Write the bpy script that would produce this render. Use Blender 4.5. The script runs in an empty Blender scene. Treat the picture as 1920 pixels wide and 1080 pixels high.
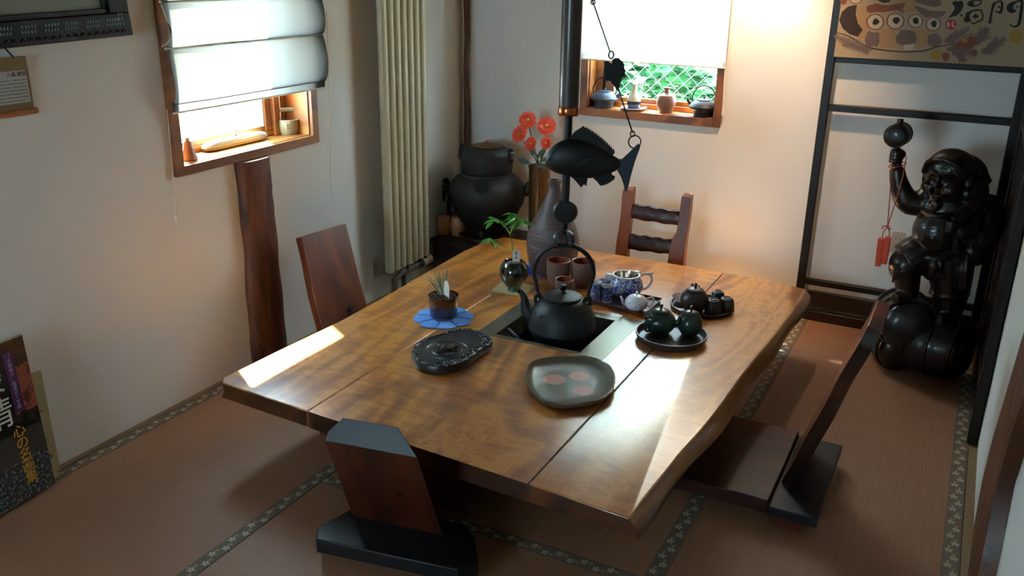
import bpy, bmesh, random
from math import *
from mathutils import Vector, Matrix, noise as mnoise
R = random.Random(7)
scene = bpy.context.scene
COL = scene.collection

# ------------------------------------------------------------------ camera
F = 1674.0; YAW, PIT, ROL = radians(-27.03), radians(19.99), radians(0.94)
CAM = Vector((0, 0, 1.9))
fw = Vector((sin(YAW)*cos(PIT), cos(YAW)*cos(PIT), -sin(PIT)))
r0 = Vector((cos(YAW), -sin(YAW), 0)); u0 = r0.cross(fw)
RT = r0*cos(ROL) + u0*sin(ROL); UP = u0*cos(ROL) - r0*sin(ROL)
cam = bpy.data.cameras.new('camera'); co = bpy.data.objects.new('camera', cam); COL.objects.link(co)
m = Matrix((RT, UP, -fw)).transposed().to_4x4(); m.translation = CAM; co.matrix_world = m
cam.sensor_width = 36; cam.lens = F/1920*36; cam.clip_start = .02; cam.clip_end = 200
cam.dof.use_dof = True; cam.dof.focus_distance = 3.7; cam.dof.aperture_fstop = 11
scene.camera = co

# ------------------------------------------------------------------ light
vs = scene.view_settings
vs.view_transform = 'Standard'; vs.look = 'None'; vs.gamma = 1; vs.use_curve_mapping = False
vs.exposure = 0.25
scene.cycles.use_denoising = True
scene.cycles.max_bounces = 8; scene.cycles.diffuse_bounces = 5; scene.cycles.glossy_bounces = 4
scene.cycles.transmission_bounces = 6; scene.cycles.transparent_max_bounces = 12
scene.cycles.caustics_reflective = False; scene.cycles.caustics_refractive = False
scene.cycles.sample_clamp_indirect = 6
W = bpy.data.worlds.new('world'); scene.world = W; W.use_nodes = True
bg = W.node_tree.nodes['Background']; bg.inputs[0].default_value = (.60, .82, 1, 1); bg.inputs[1].default_value = 38.0
sl = bpy.data.lights.new('sun', 'SUN'); sl.energy = 72; sl.angle = radians(1.2); sl.color = (1, .97, .92)
so = bpy.data.objects.new('sun', sl); COL.objects.link(so)
SUN = Vector((-1, .60, 1.42)).normalized(); so.rotation_euler = SUN.to_track_quat('Z', 'Y').to_euler()

# ------------------------------------------------------------------ placing helpers (a point of the picture on a plane of the room)
def ray(x, y): return RT*((x-960)/F) + UP*((540-y)/F) + fw
def onz(x, y, z=0): d = ray(x, y); return CAM + d*((z-CAM.z)/d.z)
def onx(x, y, X): d = ray(x, y); return CAM + d*((X-CAM.x)/d.x)
def ony(x, y, Y): d = ray(x, y); return CAM + d*((Y-CAM.y)/d.y)
def S(px, P): return px*((Vector(P)-CAM).dot(fw))/F
def Hz(P, py):
    a = 0.; lo, hi = -1., 3.
    for _ in range(40):
        a = (lo+hi)/2; q = Vector((P[0], P[1], P[2]+a))-CAM
        y = 540 - F*q.dot(UP)/q.dot(fw)
        if y > py: lo = a
        else: hi = a
    return a

# ------------------------------------------------------------------ node helpers
class N:
    def __init__(s, nt, sock): s.nt = nt; s.k = sock
    def _m(s, op, b=None, c=None):
        n = s.nt.nodes.new('ShaderNodeMath'); n.operation = op
        s.nt.links.new(s.k, n.inputs[0])
        for i, v in ((1, b), (2, c)):
            if v is None: continue
            if isinstance(v, N): s.nt.links.new(v.k, n.inputs[i])
            else: n.inputs[i].default_value = v
        return N(s.nt, n.outputs[0])
    def __add__(s, b): return s._m('ADD', b)
    def __sub__(s, b): return s._m('SUBTRACT', b)
    def __mul__(s, b): return s._m('MULTIPLY', b)
    def __truediv__(s, b): return s._m('DIVIDE', b)
    def lt(s, b): return s._m('LESS_THAN', b)
    def gt(s, b): return s._m('GREATER_THAN', b)
    def fr(s): return s._m('FRACT')
    def fl(s): return s._m('FLOOR')
    def f(s, op, b=None): return s._m(op, b)
def newmat(name):
    m = bpy.data.materials.new(name); m.use_nodes = True
    nt = m.node_tree; p = nt.nodes['Principled BSDF']; return m, nt, p
def mixc(nt, f, a, b):
    n = nt.nodes.new('ShaderNodeMix'); n.data_type = 'RGBA'
    if isinstance(f, N): nt.links.new(f.k, n.inputs[0])
    elif hasattr(f, 'is_output'): nt.links.new(f, n.inputs[0])
    else: n.inputs[0].default_value = f
    for i, v in ((6, a), (7, b)):
        if hasattr(v, 'is_output'): nt.links.new(v, n.inputs[i])
        else: n.inputs[i].default_value = (*v[:3], 1)
    return n.outputs[2]
def coords(nt, scale=(1, 1, 1), kind='Object', loc=(0, 0, 0)):
    t = nt.nodes.new('ShaderNodeTexCoord'); mp = nt.nodes.new('ShaderNodeMapping')
    mp.inputs['Scale'].default_value = scale; mp.inputs['Location'].default_value = loc
    nt.links.new(t.outputs[kind], mp.inputs[0]); return mp.outputs[0]
def noi(nt, vec, scale, detail=4, rough=.55, dist=0):
    n = nt.nodes.new('ShaderNodeTexNoise'); nt.links.new(vec, n.inputs['Vector'])
    n.inputs['Scale'].default_value = scale; n.inputs['Detail'].default_value = detail
    n.inputs['Roughness'].default_value = rough; n.inputs['Distortion'].default_value = dist
    return n.outputs[0]
def ramp(nt, sock, stops):
    n = nt.nodes.new('ShaderNodeValToRGB'); nt.links.new(sock.k if isinstance(sock, N) else sock, n.inputs[0])
    e = n.color_ramp.elements
    while len(e) < len(stops): e.new(.5)
    for i, (p, c) in enumerate(stops): e[i].position = p; e[i].color = (*c, 1)
    return n.outputs[0]
def bump(nt, p, h, dist=.002, st=.5):
    b = nt.nodes.new('ShaderNodeBump'); b.inputs['Distance'].default_value = dist; b.inputs['Strength'].default_value = st
    nt.links.new(h.k if isinstance(h, N) else h, b.inputs['Height']); nt.links.new(b.outputs[0], p.inputs['Normal'])
def lin(h):
    h = h.lstrip('#'); o = []
    for i in (0, 2, 4):
        v = int(h[i:i+2], 16)/255; o.append(v/12.92 if v <= .04045 else ((v+.055)/1.055)**2.4)
    return tuple(o)
def mat(name, col, rough=.5, col2=None, nscale=20, metal=0, bmp=0, bscale=60, coat=0, spec=.5, trans=0):
    m, nt, p = newmat(name); c = lin(col)
    v = coords(nt)
    if col2: nt.links.new(mixc(nt, noi(nt, v, nscale), c, lin(col2)), p.inputs['Base Color'])
    else: p.inputs['Base Color'].default_value = (*c, 1)
    p.inputs['Roughness'].default_value = rough; p.inputs['Metallic'].default_value = metal
    p.inputs['Specular IOR Level'].default_value = spec
    p.inputs['Coat Weight'].default_value = coat; p.inputs['Coat Roughness'].default_value = .08
    p.inputs['Transmission Weight'].default_value = trans
    if bmp: bump(nt, p, noi(nt, v, bscale, 5), bmp, .6)
    return m
def wood(name, cs, axis=1, scale=6, rough=.35, coat=0, dist=5, streak=.35, bmp=.0006, knots=True, spec=.5):
    m, nt, p = newmat(name)
    sc = [1, 1, 1]; sc[axis] = .16
    v = coords(nt, sc)
    w = noi(nt, v, scale, 5, .6, dist*.25)
    w2 = N(nt, noi(nt, v, scale*.45, 3, .5, 1.2))
    rings = (w2*11+N(nt, w)*1.5).f('SINE')*.5+.5
    fine = N(nt, noi(nt, v, scale*16, 3, .7))
    f = rings*(.62-streak*.5)+N(nt, w)*.3+fine*streak*.6
    n = len(cs)
    c = ramp(nt, f, [(.2+.6*i/(n-1), lin(x)) for i, x in enumerate(cs)])
    nt.links.new(c, p.inputs['Base Color'])
    p.inputs['Roughness'].default_value = rough; p.inputs['Coat Weight'].default_value = coat
    p.inputs['Coat Roughness'].default_value = .12; p.inputs['Specular IOR Level'].default_value = spec
    bump(nt, p, fine, bmp, .5)
    return m

# ------------------------------------------------------------------ materials
def tabletop_mat():
    m, nt, p = newmat('varnished_table_wood')
    v = coords(nt, (1, .30, 1))
    big = noi(nt, v, 2.6, 3, .5, .8)
    w2 = N(nt, noi(nt, v, 1.9, 2, .5, 1.0))
    rings = (w2*46+N(nt, big)*7).f('SINE')*.5+.5
    vx = coords(nt, (1, 3.2, 1)); curl = N(nt, noi(nt, vx, 4.5, 4, .6, 1.6))
    vf = coords(nt, (1, .05, 1)); fine = N(nt, noi(nt, vf, 150, 3, .6))
    f = rings*.12+N(nt, big)*.42+curl*.30+fine*.16
    c = ramp(nt, f, [(.30, lin('#5e3010')), (.40, lin('#8e501a')), (.49, lin('#b26c26')), (.56, lin('#d28c3a')), (.68, lin('#944f1c'))])
    nt.links.new(c, p.inputs['Base Color'])
    p.inputs['Roughness'].default_value = .30; p.inputs['Coat Weight'].default_value = 1.0
    rr = nt.nodes.new('ShaderNodeMapRange'); nt.links.new(curl.k, rr.inputs[0])
    rr.inputs[3].default_value = .15; rr.inputs[4].default_value = .27; nt.links.new(rr.outputs[0], p.inputs['Coat Roughness'])
    p.inputs['Coat IOR'].default_value = 2.15; p.inputs['Specular IOR Level'].default_value = .6
    h = curl*.4+rings*.35+fine*.5
    bump(nt, p, h, .0010, .4)
    for l in list(nt.links):
        if l.to_socket == p.inputs['Normal']: nt.links.new(l.from_socket, p.inputs['Coat Normal'])
    return m
def plaster_mat():
    m, nt, p = newmat('white_plaster'); v = coords(nt)
    nt.links.new(mixc(nt, noi(nt, v, 3, 5), lin('#d6dad5'), lin('#e0e4df')), p.inputs['Base Color'])
    p.inputs['Roughness'].default_value = .9; p.inputs['Specular IOR Level'].default_value = .2
    bump(nt, p, noi(nt, v, 45, 6), .002, .35); return m
def tatami_mat(name, axis):
    m, nt, p = newmat(name); t = nt.nodes.new('ShaderNodeTexCoord'); s = nt.nodes.new('ShaderNodeSeparateXYZ')
    nt.links.new(t.outputs['Object'], s.inputs[0]); a = N(nt, s.outputs[axis]); b = N(nt, s.outputs[1-axis])
    rib = (a*(2*pi/.013)).f('SINE')*.5+.5; cr = (b*(2*pi/.008)+(a/.0065).fl()*3.14).f('SINE')*.5+.5
    sc = [1, 1, 1]; sc[axis] = 30; v = coords(nt, tuple(sc)); nz = N(nt, noi(nt, v, 3, 4, .6)); v2 = coords(nt)
    blot = N(nt, noi(nt, v2, 2.2, 3))
    f = rib*.10+nz*.46+cr*.05+blot*.39
    nt.links.new(ramp(nt, f, [(.15, lin('#7c543d')), (.5, lin('#946b50')), (.85, lin('#ab8467'))]), p.inputs['Base Color'])
    p.inputs['Roughness'].default_value = .55; p.inputs['Specular IOR Level'].default_value = .45
    bump(nt, p, rib*.8+cr*.2, .0004, .4); return m
def heri_mat(name, axis, centre, w):
    m, nt, p = newmat(name); t = nt.nodes.new('ShaderNodeTexCoord'); s = nt.nodes.new('ShaderNodeSeparateXYZ')
    nt.links.new(t.outputs['Object'], s.inputs[0]); a = N(nt, s.outputs[axis]); b = N(nt, s.outputs[1-axis])-centre
    L = .047; cell = (a/L).fl(); par = (cell/2).fr().gt(.25); u = ((a/L).fr()-.5)*L; off = (par-.5)*(w*.32); v = b-off
    r = (u*u+v*v).f('SQRT'); th = v.f('ARCTAN2', u)
    R_ = ((th*5).f('COSINE')*.28+.74)*(w*.27)
    fl = r.lt(R_); ctr = r.lt(w*.07)
    u2 = ((a/L+.5).fr()-.5)*L; v2 = b+(((((a/L+.5).fl())/2).fr().gt(.25))-.5)*(w*.3); r2 = (u2*u2+v2*v2).f('SQRT'); th2 = v2.f('ARCTAN2', u2)
    fl2 = r2.lt(((th2*5).f('COSINE')*.28+.74)*(w*.15))
    d1 = ((a+b)/.0105).fr().lt(.22); d2 = ((a-b)/.0105).fr().lt(.22); lat = d1.f('MAXIMUM', d2)
    c = mixc(nt, lat, lin('#54493c'), lin('#84796a')); c = mixc(nt, fl2, c, lin('#b08a4a')); c = mixc(nt, fl, c, lin('#b9b8a2')); c = mixc(nt, ctr, c, lin('#8b7a4a'))
    nt.links.new(c, p.inputs['Base Color']); p.inputs['Roughness'].default_value = .75
    return m
def blind_mat(name='translucent_blind_fabric', k=1.0):
    m, nt, p = newmat(name); nt.nodes.remove(p); out = nt.nodes['Material Output']
    tr = nt.nodes.new('ShaderNodeBsdfTranslucent'); di = nt.nodes.new('ShaderNodeBsdfDiffuse'); tp = nt.nodes.new('ShaderNodeBsdfTransparent')
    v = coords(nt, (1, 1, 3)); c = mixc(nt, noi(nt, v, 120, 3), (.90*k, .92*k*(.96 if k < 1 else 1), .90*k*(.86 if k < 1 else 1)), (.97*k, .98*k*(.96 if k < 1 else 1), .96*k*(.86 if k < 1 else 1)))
    nt.links.new(c, tr.inputs[0]); nt.links.new(c, di.inputs[0]); tp.inputs[0].default_value = (.95, .97, .95, 1)
    a = nt.nodes.new('ShaderNodeMixShader'); a.inputs[0].default_value = .22; b = nt.nodes.new('ShaderNodeMixShader'); b.inputs[0].default_value = .0
    nt.links.new(tr.outputs[0], a.inputs[1]); nt.links.new(di.outputs[0], a.inputs[2])
    nt.links.new(a.outputs[0], b.inputs[1]); nt.links.new(tp.outputs[0], b.inputs[2]); nt.links.new(b.outputs[0], out.inputs[0])
    return m
def glass_mat():
    m, nt, p = newmat('window_glass'); nt.nodes.remove(p); out = nt.nodes['Material Output']
    g = nt.nodes.new('ShaderNodeBsdfGlossy'); g.inputs['Roughness'].default_value = .02; t = nt.nodes.new('ShaderNodeBsdfTransparent'); t.inputs[0].default_value = (.95, .98, .97, 1)
    lw = nt.nodes.new('ShaderNodeLayerWeight'); lw.inputs[0].default_value = .5; fr = (N(nt, lw.outputs['Facing']).f('POWER', 4)*.5+.04); x = nt.nodes.new('ShaderNodeMixShader')
    nt.links.new(fr.k, x.inputs[0]); nt.links.new(t.outputs[0], x.inputs[1]); nt.links.new(g.outputs[0], x.inputs[2]); nt.links.new(x.outputs[0], out.inputs[0])
    return m
def leaf_mat(name, c1, c2, tr=.4, rough=.5):
    m, nt, p = newmat(name); v = coords(nt); c = mixc(nt, noi(nt, v, 9, 3), lin(c1), lin(c2))
    nt.links.new(c, p.inputs['Base Color']); p.inputs['Roughness'].default_value = rough
    t = nt.nodes.new('ShaderNodeBsdfTranslucent'); nt.links.new(c, t.inputs[0]); x = nt.nodes.new('ShaderNodeMixShader'); x.inputs[0].default_value = tr
    nt.links.new(p.outputs[0], x.inputs[1]); nt.links.new(t.outputs[0], x.inputs[2]); nt.links.new(x.outputs[0], nt.nodes['Material Output'].inputs[0]); return m
def spot_mat(name, base, ink, scale, thr=.5, rough=.2, lo=.0, hi=1.0, coat=.5):   # glazed ware with painted blotches between two heights
    m, nt, p = newmat(name); v = coords(nt); n = noi(nt, v, scale, 5, .7, 1.5)
    f = N(nt, n).gt(thr)
    t = nt.nodes.new('ShaderNodeTexCoord'); s = nt.nodes.new('ShaderNodeSeparateXYZ'); nt.links.new(t.outputs['Object'], s.inputs[0]); z = N(nt, s.outputs[2])
    f = f*z.gt(lo)*z.lt(hi)
    nt.links.new(mixc(nt, f, lin(base), lin(ink)), p.inputs['Base Color']); p.inputs['Roughness'].default_value = rough; p.inputs['Coat Weight'].default_value = coat
    return m
def bark_mat():
    m, nt, p = newmat('old_post_wood'); v = coords(nt, (1, 1, .22)); n = noi(nt, v, 14, 6, .65, .6); k = N(nt, noi(nt, coords(nt, (1, 1, .5)), 7, 4, .6)).gt(.63)
    c = ramp(nt, n, [(.3, lin('#26150d')), (.46, lin('#4a2614')), (.6, lin('#6e3c1e')), (.75, lin('#4a2818'))])
    c = mixc(nt, k, c, lin('#150d09')); nt.links.new(c, p.inputs['Base Color']); p.inputs['Roughness'].default_value = .45; bump(nt, p, n, .01, .6); return m
def cover_mat():
    m, nt, p = newmat('printed_book_cover'); t = nt.nodes.new('ShaderNodeTexCoord'); s = nt.nodes.new('ShaderNodeSeparateXYZ'); nt.links.new(t.outputs['Object'], s.inputs[0])
    z = N(nt, s.outputs[2]); v = coords(nt); n1 = N(nt, noi(nt, v, 11, 6, .7)); wn = N(nt, noi(nt, v, 90, 3, .8))
    top = mixc(nt, n1.gt(.54), lin('#0d120e'), lin('#33231d')); peb = ramp(nt, wn, [(.42, lin('#0e1213')), (.55, lin('#3a4144')), (.66, lin('#b9bfc0'))])
    midc = mixc(nt, n1, lin('#2c3133'), lin('#4c4038'))
    z2 = z+n1*.06; c = mixc(nt, z2.gt(.185), peb, midc); c = mixc(nt, z2.gt(.29), c, top)
    tt = mixc(nt, n1.gt(.5), lin('#5a2c22'), lin('#8a4a3a')); y = N(nt, s.outputs[1])
    c = mixc(nt, z2.gt(.36)*y.gt(-.09)*z2.lt(.53), c, tt)
    nt.links.new(c, p.inputs['Base Color']); p.inputs['Roughness'].default_value = .3; return m

M = dict(
 plaster=plaster_mat(), ceil=mat('ceiling_boards', '#6b5238', .8, '#5c4630', 4),
 table=tabletop_mat(), table_end=wood('dark_table_edge', ['#241008', '#4a2612', '#6b3c1c'], 1, 8, .3, .3), live=wood('live_edge_wood', ['#4a2c16', '#7a4f28', '#a3733e', '#6a4020'], 1, 9, .35, .4, bmp=.002),
 red=wood('red_brown_wood', ['#351207', '#6a2a12', '#8c4220', '#5a2210'], 2, 7, .3, .35), red3=wood('shaded_red_brown_wood', ['#1c0a05', '#3c180b', '#552412', '#30130a'], 2, 7, .35, .15), red2=wood('orange_brown_wood', ['#431b0b', '#652f13', '#80431c'], 2, 8, .35, .2),  # red3: the red wood darkened for the shade on the front chair back
 seat=wood('seat_wood', ['#200b05', '#45190b', '#5c2711'], 0, 7, .42, .05, spec=.35), black=mat('black_stained_wood', '#0b0b0e', .42, '#131317', 12, bmp=.0008, spec=.35),
 darkrail=wood('dark_rail_wood', ['#140906', '#2e130b', '#45200f'], 0, 9, .22, .5, bmp=.002), post=bark_mat(),
 winw=wood('pine_window_wood', ['#8a5226', '#b07434', '#c88b48'], 1, 5, .4, .1, streak=.2), winx=wood('pine_window_wood_cross', ['#8a5226', '#b07434', '#c88b48'], 0, 5, .4, .1, streak=.2),
 casing=wood('casing_wood', ['#5c3116', '#7a4a22', '#945e2e'], 1, 6, .45, .1, streak=.2), strip=mat('pale_wood_strip', '#8f7654', .6, '#7c6445', 8),
 blind=blind_mat(), blind2=blind_mat('dimmed_blind_fabric', .085), glass=glass_mat(), cordw=mat('white_cord', '#d9d6cc', .7), plastic=mat('white_plastic', '#d8d8d2', .4), beige=mat('beige_plastic', '#b3a78f', .5),  # blind2: the same cloth darkened so the left blind glows less
 radi=mat('cream_enamel', '#b9b79d', .35, '#aeab8f', 3), pipe=mat('brown_pipe_wrap', '#5f5348', .6, '#463b31', 9, bmp=.003, bscale=25), pipecap=mat('cream_pipe_cap', '#a89a80', .6),
 iron=mat('black_cast_iron', '#14171b', .45, '#0d0f12', 20, metal=.35, bmp=.001, bscale=140), iron2=mat('kettle_iron', '#1c2024', .5, '#15181b', 40, metal=.3, bmp=.0011, bscale=260),
 fish=mat('blackened_fish_wood', '#07090b', .45, '#0b0f12', 14, bmp=.001, bscale=40, spec=.35), bluesteel=mat('blued_iron', '#34424e', .4, '#26323c', 12, metal=.2),
 bamboo=mat('smoked_bamboo', '#33231b', .4, '#241812', 5, coat=.2), copper=mat('copper', '#8c4a28', .25, '#a85e38', 9, metal=1), darkiron=mat('dark_furnace_iron', '#0b0a0a', .55, '#121110', 14, metal=.1, bmp=.002, bscale=90),
 chest=wood('dark_chest_wood', ['#150a06', '#2b1610', '#3c2117'], 0, 5, .4, .1), bronze=mat('aged_bronze', '#6e4c26', .34, '#4c3318', 30, metal=.6, bmp=.002, bscale=80),
 petal=leaf_mat('coral_petal', '#e0402e', '#ee6a4e', .3), stamen=mat('yellow_stamen', '#d8a838', .7), leafd=leaf_mat('dark_camellia_leaf', '#1e3320', '#2c4729', .15), stem=mat('brown_stem', '#3a2e1e', .7),
 leafg=leaf_mat('bright_green_leaf', '#2e7a28', '#5aa83a', .35, .35), stemg=mat('green_stem', '#6a8a34', .5), leafs=leaf_mat('striped_grass_leaf', '#24402a', '#3d6a40', .2, .35), leafw=mat('white_leaf_edge', '#c8d4b8', .5),
 stone=mat('slate_inkstone', '#1b1c20', .33, '#24252a', 30, bmp=.0012, bscale=120), frogm=mat('brown_carved_stone', '#2a211e', .3, '#4a3a32', 60, bmp=.002, bscale=150),
 pin=mat('stoneware_brown', '#5c4034', .5, '#4a3a36', 6, bmp=.0008, bscale=80), tokk=mat('unglazed_grey_brown_stoneware', '#45393a', .5, '#5a4540', 4, bmp=.001, bscale=70),
 mug=mat('beige_brown_stoneware', '#75594a', .5, '#5c4238', 9, bmp=.0006), mugin=mat('reddish_mug_inside', '#6a3522', .4, '#7a4028', 8), darkclay=mat('dark_purple_clay', '#261f1f', .4, '#302726', 12, bmp=.0004),
 green=mat('dark_green_clay', '#10201b', .28, '#18302a', 8, coat=.2), gtray=mat('grey_brown_tray', '#2e2a2b', .35, '#3a3436', 6), btray=mat('brown_black_tray', '#211b1a', .4, '#2b2321', 8),
 rtray=wood('red_lacquer_tray', ['#32110a', '#4c1a0e', '#6a2a18'], 0, 6, .3, .4), bw=spot_mat('blue_and_white_porcelain', '#c5cfdd', '#2440a0', 62, .50, .12, .012, .098), bwcup=spot_mat('dense_blue_porcelain', '#bccbe0', '#1c3796', 110, .46, .15, .012, .098),
 bwpot=spot_mat('small_teapot_porcelain', '#d3d6dc', '#31458f', 70, .57, .12, .01, .055), porc=mat('white_porcelain', '#cdd3da', .15, coat=.5), steel=mat('steel', '#c9c4b8', .2, metal=1),
 hearth=mat('grey_metal_frame', '#6a6656', .27, '#777260', 7, metal=.55), soot=mat('black_hearth', '#050505', .8), clothb=mat('blue_cotton', '#5088d4', .9, '#6a9ee4', 40, bmp=.001, bscale=400), clothd=mat('deep_blue_cotton', '#1f4ab4', .85, '#3a67c8', 18, bmp=.001, bscale=200),
 coaster=mat('cream_wood_board', '#a8966c', .6, '#b5a47c', 12), greenglaze=mat('dark_teal_glaze', '#0b1512', .08, '#13291f', 5, coat=1), teal=mat('teal_glaze_foot', '#3f6a5e', .15, '#28483f', 30), soil=mat('brown_clay_pellets', '#3e2a24', .9, '#5a4038', 90, bmp=.004, bscale=160),
 cupglass=mat('smoky_glass', '#3a1810', .05, '#2a120d', 10, coat=1), tag=mat('white_plant_tag', '#c9ccc8', .5), ink=mat('black_ink', '#0b0a09', .7), gold=mat('yellow_lettering', '#c78f2a', .6), white=mat('white_lettering', '#cfd3cc', .6), purple=mat('purple_band', '#4a1a55', .5),
 grey=mat('grey_lettering', '#9a8fb0', .6), cover=cover_mat(), cream=mat('cream_board', '#9c9068', .8, '#a89c76', 9), page=mat('page_block', '#b8ad88', .8), frame=mat('carved_black_frame', '#0b0808', .5, '#120c0d', 30, bmp=.003, bscale=70, spec=.25), picture=mat('pale_green_picture_paper', '#8d9081', .8, '#83877a', 3),
 inlay=mat('blue_white_shell_inlay', '#5f7e86', .3, '#8ea4a6', 60), board=mat('tan_backing_board', '#6f5a34', .8, '#7d673e', 5), paper=mat('white_paper', '#a9aca4', .85), rod=mat('orange_wood_rod', '#96532c', .5, '#a3602f', 6), pgrey=mat('grey_print', '#55565a', .8),
 banner=mat('tan_banner_paper', '#a5947a', .85, '#998a70', 3), b_br=mat('brown_watercolour', '#6a4030', .85, '#83523c', 25), b_gr=mat('grey_brown_watercolour', '#5f504c', .85, '#786660', 30), b_tan=mat('tan_watercolour', '#9a7a58', .85, '#a88a66', 12), b_yel=mat('ochre_watercolour', '#a68a3c', .85, '#96783a', 12), b_dk=mat('dark_brown_wash', '#2c2220', .85, '#3a2c28', 20), b_red=mat('red_seal', '#9c2a24', .8), b_wh=mat('pale_wash', '#b8ad98', .85),
 lac=mat('black_lacquer', '#0c0908', .38, '#170f0b', 6, spec=.3), lacb=wood('dark_lacquered_board', ['#0d0907', '#1a110c', '#2b1a10'], 0, 4, .3, .3), statue=mat('dark_bronze_statue', '#171413', .34, '#211b17', 9, metal=.3, bmp=.0012, bscale=55, coat=.15),
 orange=mat('orange_red_wood', '#cf3c1e', .5, '#d94a28', 8), ocord=mat('orange_cord', '#b8492c', .8), seam=mat('dark_joint', '#140d08', .6),
 dish=None, gravel=mat('pale_gravel', '#d8d6ce', .9, '#c4c2b8', 30, bmp=.01), hedge=leaf_mat('hedge_leaf', '#1a4d24', '#3f8046', .4), hedge2=leaf_mat('pale_hedge_leaf', '#6a9c66', '#b4cca8', .4), wire=mat('galvanised_wire', '#39434a', .6), shed=mat('blue_grey_sheet', '#5d7280', .6, '#4d6170', 6), bark=mat('bark', '#3f3226', .9),
 bglaze=mat('blue_glaze_foot', '#2a2ac0', .2), creamglaze=mat('cream_crackle_glaze', '#b8b08e', .3, '#8f8a6a', 40, bmp=.002, bscale=60, coat=.4), celadon=mat('celadon_glaze', '#8fa094', .2, '#b7bcae', 14, coat=.6), celrim=mat('olive_clay', '#9a8a50', .5), terra=mat('brown_bell_glaze', '#6e4836', .35, '#8a6450', 8), pinkstone=mat('pale_orange_stone', '#a36c48', .35, '#b98660', 7, coat=.3),
 spk=mat('brown_tea_canister', '#34150e', .3, '#421c12', 8), blackc=mat('black_gloss_cup', '#0a0908', .1, coat=1), vaseg=mat('grey_white_vase', '#a9a898', .3, '#c6c4b4', 12, coat=.3), vasedk=mat('dark_glaze', '#23222a', .25), bulb=None)
def dish_mat():
    m, nt, p = newmat('grey_glazed_dish'); v = coords(nt); c = mixc(nt, noi(nt, v, 14, 5, .6, 1), lin('#3f4440'), lin('#6b655a'))
    t = nt.nodes.new('ShaderNodeTexCoord'); s = nt.nodes.new('ShaderNodeSeparateXYZ'); nt.links.new(t.outputs['Object'], s.inputs[0]); X = N(nt, s.outputs[0]); Y = N(nt, s.outputs[1]); Z = N(nt, s.outputs[2])
    for cx, cy, r in ((.005, .075, .042), (-.072, .0, .045), (.068, -.035, .040)):
        dx = X-cx; dy = Y-cy; f = (dx*dx+dy*dy).f('SQRT').lt(r)*Z.gt(.008); c = mixc(nt, f, c, lin('#b58478'))
    nt.links.new(c, p.inputs['Base Color']); p.inputs['Roughness'].default_value = .3; p.inputs['Coat Weight'].default_value = .15; bump(nt, p, noi(nt, v, 30, 4), .001, .4); return m
M['dish'] = dish_mat()
def emis(name, col, st):
    m, nt, p = newmat(name); p.inputs['Emission Color'].default_value = (*col, 1); p.inputs['Emission Strength'].default_value = st; return m

# ------------------------------------------------------------------ mesh helpers
def BM(): return bmesh.new()
def I4(): return Matrix.Identity(4)
def tr(x=0, y=0, z=0): return Matrix.Translation((x, y, z))
def rz(a): return Matrix.Rotation(a, 4, 'Z')
def rx(a): return Matrix.Rotation(a, 4, 'X')
def ry(a): return Matrix.Rotation(a, 4, 'Y')
def box(bm, x0, x1, y0, y1, z0, z1, mt=None, mi=0):
    mt = mt or I4(); vs_ = [bm.verts.new(mt @ Vector(c)) for c in ((x0, y0, z0), (x1, y0, z0), (x1, y1, z0), (x0, y1, z0), (x0, y0, z1), (x1, y0, z1), (x1, y1, z1), (x0, y1, z1))]
    for f in ((0, 3, 2, 1), (4, 5, 6, 7), (0, 1, 5, 4), (1, 2, 6, 5), (2, 3, 7, 6), (3, 0, 4, 7)):
        bm.faces.new([vs_[i] for i in f]).material_index = mi
    return bm
def prism(bm, pts, z0, z1, mt=None, off=None, mi=0):
    """closed outline in XY extruded z0..z1; off = bottom outline if different"""
    mt = mt or I4(); off = off or pts
    a = [bm.verts.new(mt @ Vector((p[0], p[1], z1))) for p in pts]; b = [bm.verts.new(mt @ Vector((p[0], p[1], z0))) for p in off]
    n = len(pts)
    f = bm.faces.new(a); f.material_index = mi; g = bm.faces.new(b[::-1]); g.material_index = mi
    for i in range(n):
        h = bm.faces.new((a[i], b[i], b[(i+1) % n], a[(i+1) % n])); h.material_index = mi
    return bm
def lathe(bm, prof, seg=32, mt=None, wob=None, mi=0):
    mt = mt or I4(); rings = []
    for (r, z) in prof:
        if r < 1e-6: rings.append([bm.verts.new(mt @ Vector((0, 0, z)))]); continue
        ring = []
        for i in range(seg):
            a = 2*pi*i/seg; k = wob(a, z) if wob else 1
            ring.append(bm.verts.new(mt @ Vector((r*k*cos(a), r*k*sin(a), z))))
        rings.append(ring)
    for A, B in zip(rings, rings[1:]):
        if len(A) == 1 and len(B) == 1: continue
        for i in range(seg):
            j = (i+1) % seg
            if len(A) == 1: f = bm.faces.new((A[0], B[j], B[i]))
            elif len(B) == 1: f = bm.faces.new((A[i], A[j], B[0]))
            else: f = bm.faces.new((A[i], A[j], B[j], B[i]))
            f.material_index = mi
    return bm
def spline(pts, n=6):
    P = [Vector(p) for p in pts]; P = [P[0]*2-P[1]]+P+[P[-1]*2-P[-2]]; out = []
    for i in range(1, len(P)-2):
        for k in range(n):
            t = k/n; a, b, c, d = P[i-1], P[i], P[i+1], P[i+2]
            out.append(.5*((2*b)+(c-a)*t+(2*a-5*b+4*c-d)*t*t+(3*b-a-3*c+d)*t**3))
    out.append(P[-2]); return out
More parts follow.
